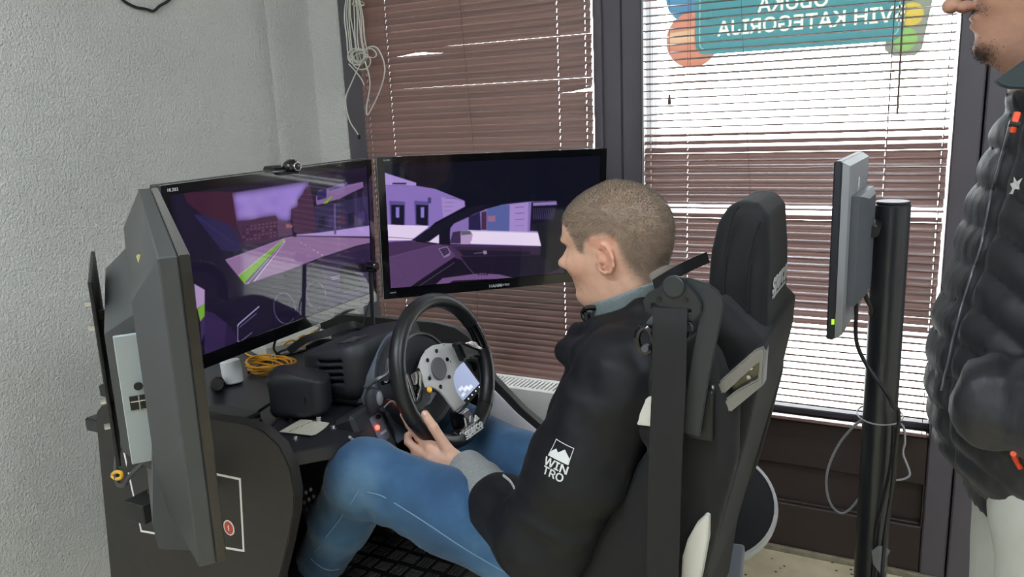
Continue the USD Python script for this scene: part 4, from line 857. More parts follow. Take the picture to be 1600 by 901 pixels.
# box with a yellow lead behind the left monitor
wbx = Thing('white_box', 'white flat box behind the left monitor near the wall', 'box', (-1.66, 1.3, DZ))
wbx.part('case', box([-1.755, 1.195, DZ + .001], [-1.635, 1.30, DZ + .03], .003), mat('box_white', (214, 216, 212), .6))
wbx.part('lead', rod([W(214, 607, Z=DZ + .033), W(196, 606, Z=DZ + .034), W(193, 599, Z=DZ + .04), W(206, 593, Z=DZ + .034), W(222, 592, Z=DZ + .034)], .0028, 7, 8), YEL, label='yellow lead')
# webcam on the middle monitor
wc = Thing('webcam', 'glossy black webcam clipped on top of the middle monitor', 'webcam', (-1.30, 1.40, 1.32))
k0 = W(456, 260, X=-1.300)
def f_wc(p): return s_ell(p, k0, (.02, .023, .017))
wc.part('head', skin(f_wc, k0 - .03, k0 + .03, .0022), BLKG, smooth=True)
wc.part('ring', rod([k0 + [.017, .011 * math.cos(t), .009 * math.sin(t)] for t in np.linspace(0, 2 * math.pi, 20, endpoint=False)], .0018, 6, closed=True), CHROME)
wc.part('lens', cyl(k0 + [.014, 0, 0], k0 + [.0195, 0, 0], .0075, 18, .001), BLKG)
wc.part('clip', [box(k0 + [-.045, -.05, -.016], k0 + [.012, .012, -.011], .002), box(k0 + [-.05, -.045, -.014], k0 + [-.015, -.01, .004], .005)], BLK)
# little stand with a camera in front of the gap between the monitors
sc_ = Thing('camera_stand', 'thin black rod with a small camera between the two lit monitors', 'camera stand', (-1.23, 1.6, DZ))
s1 = W(584, 527, X=-1.21); s2 = W(579, 425, X=-1.21)
sc_.part('rod', rod([np.array([s1[0], s1[1], DZ + .001]), s1, s2], .0055, 10), BLK)
sc_.part('head', [cyl(W(582, 416, X=-1.2) + [-.012, 0, 0], W(582, 416, X=-1.2) + [.014, 0, 0], .0125, 24, .003), ], BLKG)
sc_.part('arm', [at(box([-.045, -.007, -.008], [0, .007, .007], .003), frame(W(590, 415, X=-1.215), (0, 1, 0.0), z=(0, 0, 1)))], BLK)
sc_.part('base', cyl((s1[0], s1[1], DZ + .001), (s1[0], s1[1], DZ + .008), .03, 24, .002), BLK)
single('stand_cable', rod([W(578, 470, X=-1.215), W(572, 490, X=-1.215), W(566, 512, X=-1.22), W(560, 530, X=-1.22)], .002, 6, 6), CABLE, 'thin black cable beside the camera stand rod', 'cable')
# radiator under the left window
ra = Thing('radiator', 'white panel radiator with a slotted top grille under the left window', 'radiator', (-1.3, 2.33, 0))
RW = mat('radiator_white', (226, 226, 220), .4)
rz = W(800, 598, Y=2.30)[2]; rx0, rx1 = -1.86, -.99
ra.part('front_panel', box([rx0, 2.255, .10], [rx1, 2.273, rz - .004], .004), RW)
ra.part('back_panel', box([rx0, 2.36, .10], [rx1, 2.375, rz - .004], .004), RW)
ra.part('side_cover', [box([rx0 - .002, 2.256, .12], [rx0 + .004, 2.373, rz - .002], .001), box([rx1 - .004, 2.256, .12], [rx1 + .002, 2.373, rz - .002], .001)], RW)
ra.part('grille_frame', [box([rx0, 2.255, rz - .008], [rx1, 2.277, rz], .002), box([rx0, 2.353, rz - .008], [rx1, 2.375, rz], .002)], RW)
for k in range(58):
    x = rx0 + .012 + k * .0149; ra.part('grille_bar', box([x, 2.275, rz - .006], [x + .009, 2.355, rz - .001], .001), RW)
for x in (rx0 + .1, rx1 - .1): ra.part('leg', box([x - .015, 2.285, .001], [x + .015, 2.345, .1]), RW)
# white cable bundle in the corner above the monitors
WC_ = mat('white_cable', (206, 206, 194), .5)
rc = random.Random(11); L = []
C = lambda x, y, d=0.0: W(x, y, Y=2.375 - d)
for k in range(9):
    x0 = 538 + k * 3.6; sx = rc.uniform(-6, 6); L.append(rod([C(546 + k, -30, .02), C(x0 + rc.uniform(-2, 2), 20, .014 + .002 * k), C(x0 + 4 + sx * .3, 60, .012 + .003 * k), C(x0 + 8 + sx * .2, 90, .012 + .003 * k), C(560 + rc.uniform(-4, 6), 102, .01 + .003 * k)], .0024, 6, 6))
for k in range(5):
    cx, cy, r = 556 + rc.uniform(-5, 9), 88 + rc.uniform(-6, 8), rc.uniform(9, 15); L.append(rod([C(cx + r * math.cos(t), cy + r * .9 * math.sin(t), .03 + .006 * k + .004 * math.sin(t + k)) for t in np.linspace(0, 2 * math.pi, 14, endpoint=False)], .0024, 6, 3, closed=True))
L.append(rod([C(570, 82, .05), C(578, 73, .055), C(590, 76, .05), C(600, 98, .05), C(600, 120, .05), C(590, 150, .05), C(577, 176, .05), C(573, 178, .05), C(573, 165, .05), C(578, 135, .05), C(576, 115, .05), C(570, 96, .05)], .0026, 7, 6))
L.append(rod([C(566, 78, .05), C(580, 76, .05), C(588, 84, .05), C(584, 90, .05), C(570, 90, .05), C(560, 106, .05), C(549, 130, .05), C(541, 150, .05), C(541, 168, .05), C(547, 190, .05), C(557, 206, .05), C(561, 213, .05)], .0024, 7, 6))
L.append(rod([C(545, 100, .03), C(556, 112, .035), C(565, 124, .035), C(569, 133, .03)], .0024, 6, 5))
bw = Thing('white_cable_coil', 'tangled coil of white cable hanging in the window corner', 'cable', C(560, 60))
bw.part('strands', L, WC_)
bw.part('tie', rod([C(552, 4, .012), C(566, 3, .0), C(568, 8, .05), C(553, 9, .055)], .0026, 6, 3, closed=True), mat('tie_cream', (196, 190, 160), .6))
bw.part('connector', [at(box([-.004, -.003, -.008], [.004, .003, .008], .001), frame(C(561, 214, .05), (1, 0, 0), z=norm((-.3, 0, 1))))], BLK)
wl = lambda x, y: W(x, y, X=WALLX + .006)
single('wall_cable', rod([wl(182, -14), wl(192, 0), wl(212, 11), wl(228, 14), wl(240, 17), wl(250, 9), wl(262, 2), wl(275, -10)], .0042, 8, 6), CABLE, 'black cable running along the top of the plaster wall', 'cable')

single('edge_cable', rod([D(546, 682, .004), W(552, 688, X=-.985), W(556, 696, X=-.98), W(560, 706, X=-.985), W(566, 716, X=-1.0)], .003, 7, 6), mat('edge_cable_grey', (170, 172, 172), .45), 'short pale cable hanging over the front edge of the desk', 'cable')
# ================================================================ racing seat
FAB = mat('seat_fabric', (12, 13, 16), .8, bump=(900, .25, .0006), sheen=.05)
FAB2 = mat('seat_fabric_back', (10, 11, 13), .85, bump=(900, .25, .0006), sheen=.05)
se = Thing('racing_seat', 'black fabric racing seat with tall headrest and side bolsters', 'seat', (-.4, 1.39, 0))
XZ = lambda px, Y: [(a[0], a[2]) for a in WY(px, Y)]
hp = XZ([(1104, 520), (1103, 440), (1106, 395), (1116, 350), (1132, 325), (1152, 316), (1180, 321), (1196, 340), (1199, 420), (1196, 520), (1190, 560)], 1.27)
def f_head(p):
    k = np.interp(p[:, 2], [1.0, 1.15, 1.25, 1.30], [.0, .0, .018, .045])
    q = p.copy(); q[:, 1] = 1.385 + (p[:, 1] - 1.385) * (1 + k * 6)
    return s_prism(q, hp, 1.265, 1.505, .030)
h1 = se.part('headrest', skin(f_head, (-.36, 1.24, .93), (-.18, 1.53, 1.33), .007), FAB, smooth=True)
HB = W(1187, 340, Y=1.27); 
se.part('seam', [rod([np.array([a[0], 1.262, a[2]]) for a in WY([(1165, 560), (1168, 470), (1172, 410), (1180, 372), (1190, 345)], 1.265)], .0022, 6, 6), rod([np.array([a[0], 1.2635, a[2]]) for a in WY([(1130, 480), (1134, 400), (1146, 340), (1156, 322)], 1.265)], .0016, 6, 6)], FAB2, parent=h1)
bp = XZ([(1190, 540), (1186, 590), (1160, 700), (1128, 810), (1085, 960), (1070, 1060), (930, 1060), (940, 960), (970, 850), (1010, 740), (1040, 640), (1062, 560), (1075, 500), (1120, 470)], 1.2)
def f_back(p): return s_prism(p, bp, 1.2, 1.58, .03)
se.part('backrest', skin(f_back, (-.55, 1.16, .42), (-.14, 1.62, 1.16), .008), FAB2, smooth=True)
np_ = [(1090, 520), (1062, 540), (1020, 560), (982, 585), (962, 615), (957, 645), (968, 672), (1000, 690), (1010, 705), (985, 740), (945, 800), (915, 850), (898, 905), (885, 960), (1060, 980), (1100, 905), (1126, 810), (1148, 720), (1150, 640), (1120, 560)]
nb = XZ(np_, 1.15)
def f_nb(p): return s_prism(p, nb, 1.135, 1.215, .032) + .0035 * (meshkit.noise(p * [14, 9, 14], 3) - .5)
se.part('side_bolster', skin(f_nb, (-.6, 1.1, .42), (-.2, 1.25, 1.09), .007), FAB, smooth=True, label='near side bolster')
fb = [(x, z - .0) for x, z in XZ(np_, 1.15)]
def f_fb(p): return s_prism(p, fb, 1.565, 1.645, .032)
se.part('side_bolster', skin(f_fb, (-.6, 1.53, .42), (-.2, 1.68, 1.09), .009), FAB, smooth=True)
cu_ = [(-.80, .40), (-.785, .455), (-.72, .45), (-.62, .43), (-.45, .43), (-.40, .36), (-.45, .33), (-.77, .35)]
def f_cu(p): return sm(s_prism(p, cu_, 1.19, 1.59, .035), sm(s_cone(p, (-.76, 1.20, .44), (-.5, 1.18, .47), .04, .055), s_cone(p, (-.76, 1.58, .44), (-.5, 1.60, .47), .04, .055), .03), .03)
se.part('cushion', skin(f_cu, (-1.0, 1.1, .3), (-.34, 1.68, .56), .009), FAB, smooth=True)
se.part('base', [box([-.61, 1.22, .001], [-.35, 1.56, .33], .01)], BLK)
SHELL = mat('white_shell', (216, 214, 204), .45)
def plate(px, Y0, Y1, m, c=.002, r=0, nm='insert', label=None): return se.part(nm, yprism([(a[0], 0, a[2]) for a in WY(px, Y0)], Y0, Y1, c, r), m, label=label)
plate([(994, 664), (998, 645), (1006, 626), (1012, 621), (1030, 619), (1030, 668)], 1.128, 1.15, SHELL, .002, .003, label='white shell seen through the belt opening')
plate([(1064, 905), (1066, 870), (1074, 843), (1088, 818), (1104, 803), (1107, 806), (1105, 845), (1094, 905), (1080, 960), (1064, 960)], 1.126, 1.15, SHELL, .002, .004, label='pale shell strip low on the side')
# bracket of brushed aluminium round the back, belt arm and belt
by = 1.145
plate_b = Polygon([(a[0], a[2]) for a in WY([(1070, 612), (1112, 606), (1180, 546), (1192, 541), (1196, 548), (1192, 602), (1140, 645), (1110, 664), (1068, 672)], by)])
hole = Polygon([(a[0], a[2]) for a in WY([(1128, 618), (1180, 570), (1187, 566), (1184, 592), (1150, 610), (1128, 628)], by)])
M = np.array([[1, 0, 0, 0], [0, 0, -1, by + .03], [0, 1, 0, 0], [0, 0, 0, 1.0]])
br = se.part('bracket', slab(plate_b.difference(hole), .03, .0025, M), ALU, label='brushed aluminium bracket')

se.part('bracket_plate', [yprism([(a[0], 0, a[2]) for a in WY([(1126, 618), (1182, 568), (1188, 564), (1184, 594), (1150, 612), (1126, 630)], by + .026)], by + .026, by + .03, .0005)], mat('olive_metal', (132, 128, 104), .4, metal=.5), parent=br)
for q in ((1174, 573), (1171, 588)): b = W(*q, Y=by + .026); se.part('bolt', cyl(b, b - [0, .005, 0], .0034, 10), STEEL, parent=br)
se.part('clamp', [box([W(1062, 0 + 640, Y=1.13)[0], 1.118, W(1080, 682, Y=1.13)[2]], [W(1116, 640, Y=1.13)[0], 1.17, W(1100, 606, Y=1.13)[2]], .003)], BLK)
for q in ((1113, 604), (1106, 611)): b = W(*q, Y=1.135); se.part('bolt', cyl(b - [0, 0, .003], b + [0, 0, .003], .0034, 8), STEEL)
b = W(1068, 630, Y=1.118); se.part('pin', cyl(b + [-.008, 0, -.012], b + [-.008, 0, .010], .0042, 12, .001), STEEL)
ARMM = mat('belt_arm', (42, 46, 48), .5)
arm = [(1063, 675), (1070, 625), (1082, 555), (1096, 480), (1088, 470), (1060, 462), (1048, 440), (1075, 434), (1105, 443), (1122, 455), (1130, 470), (1129, 490), (1118, 540), (1106, 600), (1093, 683)]
se.part('belt_arm', yprism([(a[0], 0, a[2]) for a in WY(arm, 1.105)], 1.105, 1.112, .0015, .002), ARMM, label='dark grey belt guide arm')
gp = Polygon([(a[0], a[2]) for a in WY([(1004, 470), (1012, 458), (1030, 448), (1040, 436), (1052, 431), (1066, 434), (1076, 446), (1088, 460), (1096, 474), (1095, 488), (1084, 502), (1060, 500), (1020, 494), (1008, 486)], 1.096)]).buffer(-.002).buffer(.004).buffer(-.002)
slot = Polygon([(a[0], a[2]) for a in WY([(1018, 474), (1024, 474), (1030, 479), (1070, 486), (1079, 483), (1080, 489), (1070, 492), (1026, 485), (1018, 481)], 1.096)])
M = np.array([[1, 0, 0, 0], [0, 0, -1, 1.1045], [0, 1, 0, 0], [0, 0, 0, 1.0]])
gd = se.part('belt_guide', slab(gp.difference(slot), .008, .0015, M), mat('guide_black', (33, 36, 38), .45), label='black belt guide plate with a slot')
c = W(1053, 447, Y=1.096); se.part('cap', cyl(c, c - [0, .005, 0], .0165, 32, .002), ARMM, parent=gd)
for q in ((1029, 467), (1071, 469)): c = W(*q, Y=1.096); se.part('rib', cyl(c, c - [0, .002, 0], .004, 12), BLK, parent=gd)
c = W(1078, 510, Y=1.11); se.part('boss', cyl(c, c - [0, .008, 0], .007, 16, .002), MGRY)
bx = WY([(1046, 482), (1047, 520), (1046, 600), (1042, 700), (1039, 800), (1036, 905), (1030, 1060)], 1.092); bx[:, 1] += [.004, -.003, -.004, -.006, -.006, -.004, .004]
belt = spl(bx, 8)
bl_ = Thing('seat_belt', 'black webbing seat belt hanging down the near side of the seat', 'seat belt', bx[3])
bl_.part('webbing', sweep(belt, np.array([[-.0255, -.0009], [.0255, -.0009], [.0255, .0009], [-.0255, .0009]]), up=(0, 1, 0)), mat('webbing', (18, 19, 21), .7, bump=(1500, .3, .0005), stretch=(1, 1, .3)))
bc = W(1008, 530, Y=1.125)
bl_.part('loop', rod([bc + [.013 * math.cos(t), 0, .020 * math.sin(t)] for t in np.linspace(0, 2 * math.pi, 24, endpoint=False)], .0055, 8, closed=True), BLKG, label='glossy black belt loop by the shoulder')
se.part('shoulder_hook', [cyl(W(1011, 542, Y=1.13), W(1011, 542, Y=1.13) - [0, .012, 0], .006, 14, .001), rod([W(1012, 512, Y=1.135), W(1020, 500, Y=1.13), W(1030, 496, Y=1.125)], .006, 8, 4)], mat('hook_grey', (84, 88, 92), .4))
# shoulder belt webs of the far side, seen behind the neck
se.part('shoulder_web', sweep(spl([W(1022, 446, Y=1.22), W(1048, 430, Y=1.27), W(1078, 414, Y=1.34), W(1106, 402, Y=1.42)], 8), rect2(.002, .020), up=(-.3, -.5, .8)), FAB2)
se.part('shoulder_web', sweep(spl([W(1018, 436, Y=1.25), W(1040, 424, Y=1.3), W(1060, 421, Y=1.33)], 8), rect2(.002, .02), up=(-.3, -.5, .8)), mat('beige_web', (150, 140, 126), .7))
# lettering on the back of the headrest
xb = max(x for x, z in hp)
p1, p2 = W(1187, 458, X=-.2285), W(1204, 420, X=-.2285)
Mh = frame((-.2235, 1.385, W(1192, 446, Y=1.3)[2]), (0, 1, 0), y=(0.05, 0, 1)); Mh[:3, 3] += [0, 0, 0]
LG = mat('seat_lettering', (206, 208, 212), .6)

hm_ = skin(f_head, (-.36, 1.24, .93), (-.18, 1.53, 1.33), .007)
lt = text('sparco', .034, .001, Mh, bold=True, sx=.95, shear=.12); ln_ = at(box([-.066, -.026, 0], [.066, -.0215, .001]), Mh).subdivide_to_size(.006)
for m in (lt.subdivide_to_size(.012), ln_):
    v = np.asarray(m.vertices); k = v[:, 0] - v[:, 0].min(); c, d, t = trimesh.proximity.closest_point(hm_, v); n = hm_.face_normals[t]; m.vertices = c + n * (.0009 + k[:, None])
    se.part('logo_lettering', m, LG, smooth=False, label='white sparco lettering on the back of the headrest', parent=h1)

ra0, ra1 = W(668, 884, Y=1.17), W(760, 905, Y=1.17)
se.part('rail', box([ra0[0], 1.165, .405], [ra0[0] + .26, 1.178, .435], .003), ALU, label='pale metal rail under the cushion')
# ================================================================ monitor on its pole, by the right window
pm_ = Thing('monitor_stand', 'black round monitor pole standing before the right window', 'stand', (-.06, 1.92, 0))
PC = W(1395, 318, Y=1.92); pc0 = W(1353, 901, Y=1.92); PX = PC[0]; PR = .0365
POLEM = mat('pole_black', (38, 40, 44), .3, spec=.6)
pm_.part('tube', cyl((PX, 1.92, .012), (PX, 1.92, PC[2]), PR, 40, .003), POLEM)
pm_.part('cap', cyl((PX, 1.92, PC[2]), (PX, 1.92, PC[2] + .006), PR - .001, 40, .002), POLEM)
pm_.part('base', cyl((PX, 1.92, .001), (PX, 1.92, .014), .19, 48, .004), POLEM)
sd = Thing('monitor', 'slim grey backed monitor on the black pole, seen edge on', 'monitor', (-.16, 1.8, 1.1))
u_ = norm((.055, 1, 0)); n2 = norm(np.array([-1, .055, 0]))                 # screen looks at -X
e1 = W(1303, 252, Y=1.64); zt, zb_ = e1[2], W(1303, 531, Y=1.64)[2]
MHW = .15; cx = e1 + u_ * MHW; MHH = (zt - zb_); Mx = frame((cx[0], cx[1], (zt + zb_) / 2), u_, z=-n2)     # local z points to the back (+X)
sd.part('bezel', at(box([-MHW, -MHH / 2, 0], [MHW, MHH / 2, .015], .003), Mx), mat('side_bezel', (42, 45, 52), .4))
sd.part('back_shell', at(frustum(2 * MHW - .004, MHH - .004, .0155, 2 * MHW - .018, MHH - .02, .028), Mx), mat('shell_silver', (150, 152, 154), .45))
sd.part('back_box', at(trimesh.convex.convex_hull(np.array([(x, y, z) for x in (-.105, .105) for y in (-.115, .105) for z in (.027, .044)] + [(x, y, .056) for x in (-.05, .05) for y in (-.105, .095)])), Mx), mat('back_box_grey', (86, 90, 96), .45))
sd.part('screen', at(box([-MHW + .01, -MHH / 2 + .015, -.001], [MHW - .01, MHH / 2 - .012, .0005]), Mx), mat('dark_screen', (20, 22, 28), .1))
sd.part('neck', [cyl(Mx[:3, 3] + [.06, 0, .02], (PX - PR + .006, 1.92, Mx[2, 3] + .02), .012, 16)], BLK)
for z in (.075, .06): b = np.array([PX - PR - .012, 1.885, PC[2] - .11 + z]); sd.part('screw', [cyl(b, b + [.02, .0, 0], .004, 8)], STEEL)
lp = W(1301.5, 502, Y=1.64); sd.part('power_lamp', box(lp + [-.0025, -.004, -.005], lp + [.0025, .004, .005]), mat('green_lamp', (150, 255, 40), .4, emit=1.6), label='green power lamp')
bd = Mx[:3, 3] + np.array([.0335, -.07, .125]); 
sd.part('badge', at(slab(Polygon([(-.012, -.012), (-.006, .012), (0, .002), (.006, .012), (.012, -.012), (.006, 0), (0, -.008), (-.006, 0)]).buffer(.0015), .001, 0, np.eye(4)), frame(Mx[:3, 3] + Mx[:3, 0] * -.01 + Mx[:3, 1] * (MHH / 2 - .055) + Mx[:3, 2] * .0298, -Mx[:3, 0], y=Mx[:3, 1])), mat('badge_grey', (214, 216, 218), .3))
pw = Thing('monitor_cable', 'black power cable hanging from the pole monitor', 'cable', (-.1, 1.85, .9))
Yc = 1.80
P_ = lambda x, y, d=0.0: W(x, y, Y=Yc - d)
pw.part('plug', cyl(P_(1337, 466), P_(1339, 442), .0085, 12, .001), BLK)
pw.part('lead', rod([P_(1338, 462), P_(1338, 490), P_(1337, 515), P_(1340, 540), P_(1352, 566), P_(1368, 590, .01), P_(1386, 615, .03), P_(1396, 635, .02), P_(1403, 640, -.02), P_(1404, 660, -.05), P_(1400, 700, -.06), P_(1394, 760, -.06), P_(1384, 830, -.05), P_(1378, 905, -.04), P_(1376, 960, -.03)], .0042, 9, 8), CABLE)
pw.part('lead', rod([P_(1346, 446), P_(1354, 466), P_(1360, 480, -.03), P_(1360, 490, -.05)], .005, 9, 5), CABLE)
single('pole_cable', [rod([W(x, y, Y=1.872) for x, y in ((1396, 660), (1392, 720), (1380, 780), (1368, 830), (1366, 870), (1362, 910), (1360, 960))], .0035, 7, 6)], CABLE, 'black cable strapped down the front of the pole', 'cable')
single('pole_cable', [rod([W(x, y, Y=1.872) for x, y in ((1402, 668), (1399, 730), (1390, 790), (1380, 850), (1374, 900), (1370, 960))], .0045, 7, 6)], CABLE, 'thicker black cable beside it down the right of the pole', 'cable')
GW = mat('loop_cable', (150, 152, 156), .35)
single('loose_cable', rod([W(x, y, Y=1.97) for x, y in ((1372, 648), (1352, 653), (1336, 664), (1312, 692), (1296, 725), (1291, 752), (1295, 780), (1306, 797), (1318, 801), (1330, 793), (1340, 781), (1346, 775))], .0032, 8, 6), GW, 'thin grey cable looping out to the left of the pole', 'cable')
single('loose_cable', rod([W(x, y, Y=1.9) for x, y in ((1404, 660), (1412, 668), (1414, 690), (1411, 708), (1419, 730), (1421, 742), (1412, 748), (1398, 750))], .0026, 8, 6), GW, 'short grey cable looping out to the right of the pole', 'cable')
single('cable_clip', [rod([(PX + (PR + .012) * math.cos(t), 1.92 + (PR + .030) * math.sin(t) - .008, W(1396, 660, Y=1.87)[2]) for t in np.linspace(0, 2 * math.pi, 24, endpoint=False)], .0018, 6, closed=True)], mat('clip_grey', (160, 160, 160), .4), 'pale strap around pole and cables', 'strap')
tpp = [W(x, y, Y=1.862) for x, y in ((1362, 860), (1372, 852), (1382, 853), (1391, 860), (1385, 872), (1384, 884), (1388, 892), (1376, 896), (1364, 880))]
single('tape', yprism([(a[0], 0, a[2]) for a in tpp], 1.860, 1.864, .0008), mat('duct_tape', (112, 114, 116), .25), 'crumpled grey tape low on the pole', 'tape')
# round pedestal behind the seat
rs_ = Thing('round_pedestal', 'black round disc with a white rim on a grey post behind the seat', 'pedestal', (-.42, 1.86, 0))
pcn = W(1112, 885, Y=1.78); pcn[2] = .47
DN = norm((.10, -.55, .82))
DM = frame(pcn, np.cross((0, 1, 0), DN) * 1.0, z=DN)
rs_.part('disc', at(lathe([(0, 0), (.135, 0), (.142, .004), (.142, .018), (0, .018)], 56), DM), mat('disc_black', (36, 40, 48), .4))
rs_.part('rim', at(lathe([(.1425, -.006), (.150, -.004), (.152, .010), (.150, .021), (.1425, .0215), (.1425, -.006)], 56), DM), mat('disc_rim', (226, 228, 232), .3), label='white rim')
rs_.part('post', cyl((pcn[0], pcn[1] + .01, .02), pcn - DN * .002, .03, 20), MGRY)
rs_.part('foot', cyl((pcn[0], pcn[1] + .01, .001), (pcn[0], pcn[1] + .01, .02), .14, 32, .004), MGRY)
q = pcn + DN * .019; Mf = DM.copy(); Mf[:3, 3] = q
bk2 = W(1140, 885, pl=(q, DN)); 
rs_.part('block', at(box([-.03, -.045, 0], [.03, .045, .03], .004), frame(bk2, np.array([1, .1, 0]), z=DN)), mat('block_grey', (150, 158, 172), .35))
# ================================================================ people
def noise3(p, f, seed): return meshkit.noise(p * np.asarray(f, float) + 100.0, seed)
def ridges(p, f, seed): return 1 - np.abs(2 * noise3(p, f, seed) - 1)
def rot(yaw=0.0, pitch=0.0, roll=0.0):
    """columns: forward, left, up of a body facing -X turned by yaw towards the camera, pitched down"""
    y, q, r = map(math.radians, (yaw, pitch, roll))
    f = np.array([-math.cos(y) * math.cos(q), -math.sin(y) * math.cos(q), -math.sin(q)]); l = np.array([math.sin(y), -math.cos(y), 0.0]); u = np.cross(f, l)
    l2 = l * math.cos(r) + u * math.sin(r); return np.stack([f, l2, np.cross(f, l2)], 1)
FZ = [-.02, -.005, .004, .012, .022, .034, .044, .052, .060, .068, .078, .092, .105, .115, .124, .133, .145, .158, .172, .187, .200, .211, .220, .226]
FF = [.030, .058, .072, .080, .083, .0795, .081, .0825, .0835, .082, .0815, .0815, .0805, .082, .088, .0915, .0925, .091, .087, .077, .062, .044, .022, .004]
BZ = [-.02, .0, .02, .04, .06, .08, .10, .12, .14, .16, .18, .197, .211, .220, .226]
BB = [-.030, -.045, -.058, -.070, -.083, -.094, -.102, -.1065, -.108, -.105, -.096, -.082, -.062, -.040, -.015]
WZ = [-.02, -.004, .010, .025, .045, .065, .085, .105, .125, .145, .165, .182, .197, .210, .220, .226]
WW = [.030, .042, .050, .055, .060, .0645, .068, .0705, .0735, .0755, .0745, .070, .060, .044, .024, .006]
HELIX = [(.009, .000), (.013, .012), (.009, .026), (-.003, .032), (-.015, .027), (-.021, .012), (-.019, -.006), (-.012, -.020), (-.004, -.029), (.004, -.030), (.008, -.021)]
ANTI = [(-.001, .021), (-.008, .012), (-.011, .000), (-.008, -.011), (-.001, -.018)]
def ear(p, side):
    c = np.array([-.012, side * .0725, .100]); a = math.radians(15)
    e1 = np.array([math.cos(a), -side * math.sin(a), .12]); e1 = e1 / np.linalg.norm(e1); e3 = np.array([math.sin(a), side * math.cos(a), 0]); e2 = np.cross(e3, e1) * side; e1 = np.cross(e2, e3) * side
    q = (p - c) / .80; L = np.stack([q @ e1 / 1.22, q @ e2, q @ e3], 1)
    d = s_ell(L, (-.004, .001, -.001), (.0165, .028, .0042))
    for P, r, h in ((HELIX, .0032, .0045), (ANTI, .0026, .003)):
        for u, v in zip(P[:-1], P[1:]): d = sm(d, s_cone(L, (*u, h), (*v, h), r, r), .0035)
    d = smx(d, -s_ell(L, (.002, -.005, .007), (.0075, .011, .0085)), .003)
    d = sm(d, s_ell(L, (.003, -.026, .001), (.0075, .008, .0045)), .004)
    d = sm(d, s_ell(L, (.0115, -.006, .001), (.0045, .007, .005)), .004)
    return .8 * sm(d, s_cone(L, (.002, .006, -.002), (.004, .0, -.018), .010, .010), .004)
def head_sdf(p, nose=1.0, beard=0.0):
    f, l, z = p[:, 0], p[:, 1], p[:, 2]
    F, B, Wd = np.interp(z, FZ, FF), np.interp(z, BZ, BB), np.interp(z, WZ, WW)
    fc = np.interp(z, [0, .04, .1, .226], [.005, -.004, -.012, -.012])
    a = np.where(f > fc, F - fc, fc - B); n = np.where(f > fc, np.interp(z, [0, .04, .075, .15, .226], [2.0, 2.3, 2.65, 2.55, 2.1]), 2.05)
    k = (np.abs((f - fc) / np.maximum(a, .004)) ** n + np.abs(l / np.maximum(Wd, .004)) ** n) ** (1 / n)
    d = (k - 1) * np.minimum(np.maximum(a, .01), np.maximum(Wd, .01)) * .9
    d = np.maximum(d, np.maximum(z - .2265, -.012 - z))
    al = np.abs(l); pa = np.stack([f, al, z], 1)
    d = smx(d, -s_ell(pa, (.0955, .030, .112), (.0115, .016, .0090)), .010)
    d = sm(d, s_ell(pa, (.079, .026, .129), (.0105, .022, .0060)), .012)
    d = sm(d, s_ell(pa, (.0665, .031, .1115), (.0142, .0142, .0135)), .003)
    d = smx(d, -s_ell(pa, (.0835, .0315, .1112), (.0065, .0115, .0034)), .0012)
    d = sm(d, s_ell(pa, (.050, .046, .086), (.026, .017, .018)), .022)
    nz = s_cone(p, (.085, 0, .116), (.104 + .002 * nose, 0, .082), .0065, .0085)
    nz = sm(nz, s_ell(p, (.1045 + .003 * nose, 0, .0795), (.0105, .010, .0095)), .007); nz = sm(nz, s_ell(pa, (.094, .0125, .0765), (.0105, .0065, .0075)), .006)
    nz = smx(nz, -s_ell(pa, (.0985, .0065, .0695), (.006, .0032, .004)), .003)
    d = sm(d, nz, .007)
    d = sm(d, s_ell(p, (.0795, 0, .0605), (.0085, .022, .0048)), .005); d = sm(d, s_ell(p, (.0785, 0, .0505), (.0085, .019, .0055)), .005)
    d = smx(d, -s_ell(p, (.089, 0, .0558), (.0065, .022, .0012)), .0025)
    for s in (1, -1): d = sm(d, ear(p, s), .0035)
    return d
def add_union(ms):
    try:
        import manifold3d as mf
        out = None
        for m in ms:
            k = mf.Manifold(mf.Mesh(np.asarray(m.vertices, np.float32), np.asarray(m.faces, np.uint32)))
            if k.is_empty() or k.status() != mf.Error.NoError: raise ValueError('not closed')
            out = k if out is None else out + k
        q = out.to_mesh(); return trimesh.Trimesh(np.asarray(q.vert_properties[:, :3], float), np.asarray(q.tri_verts, int), process=False)
    except Exception as e:
        print('union fallback', e); return trimesh.util.concatenate(ms)
def sstep(x, a, b): t = np.clip((x - a) / (b - a), 0, 1); return t * t * (3 - 2 * t)
def skin_material(name, rough=.5):
    n = {'a': ('attribute', {'attribute': 'col'}), 'g': ('geometry', {}), 'n': ('noise_texture', dict(scale=420.0, detail=3.0)), 'n2': ('noise_texture', dict(scale=60.0, detail=3.0)), 'r': ('rgb_ramp', {'ramp': [(.3, (.90, .86, .85)), (.7, (1.0, 1.0, 1.0))]}),
         'm': ('mix_color', dict(blend_type='multiply', fac=1.0)), 'b': ('bump', dict(strength=.18, distance=.0008)),
         'p': ('principled_bsdf', dict(roughness=rough, subsurface_weight=.18, subsurface_scale=.004, subsurface_radius=(1.0, .35, .2), specular_ior_level=.35))}
    return usdkit.material(stage, '/World/Looks/' + name, n, [('g.position', 'n.vector'), ('g.position', 'n2.vector'), ('n2.fac', 'r.fac'), ('a.color', 'm.a'), ('r.color', 'm.b'), ('m.result', 'p.base_color'), ('n.fac', 'b.height'), ('b.normal', 'p.normal')], surface='p.BSDF')
SKIN = skin_material('skin')
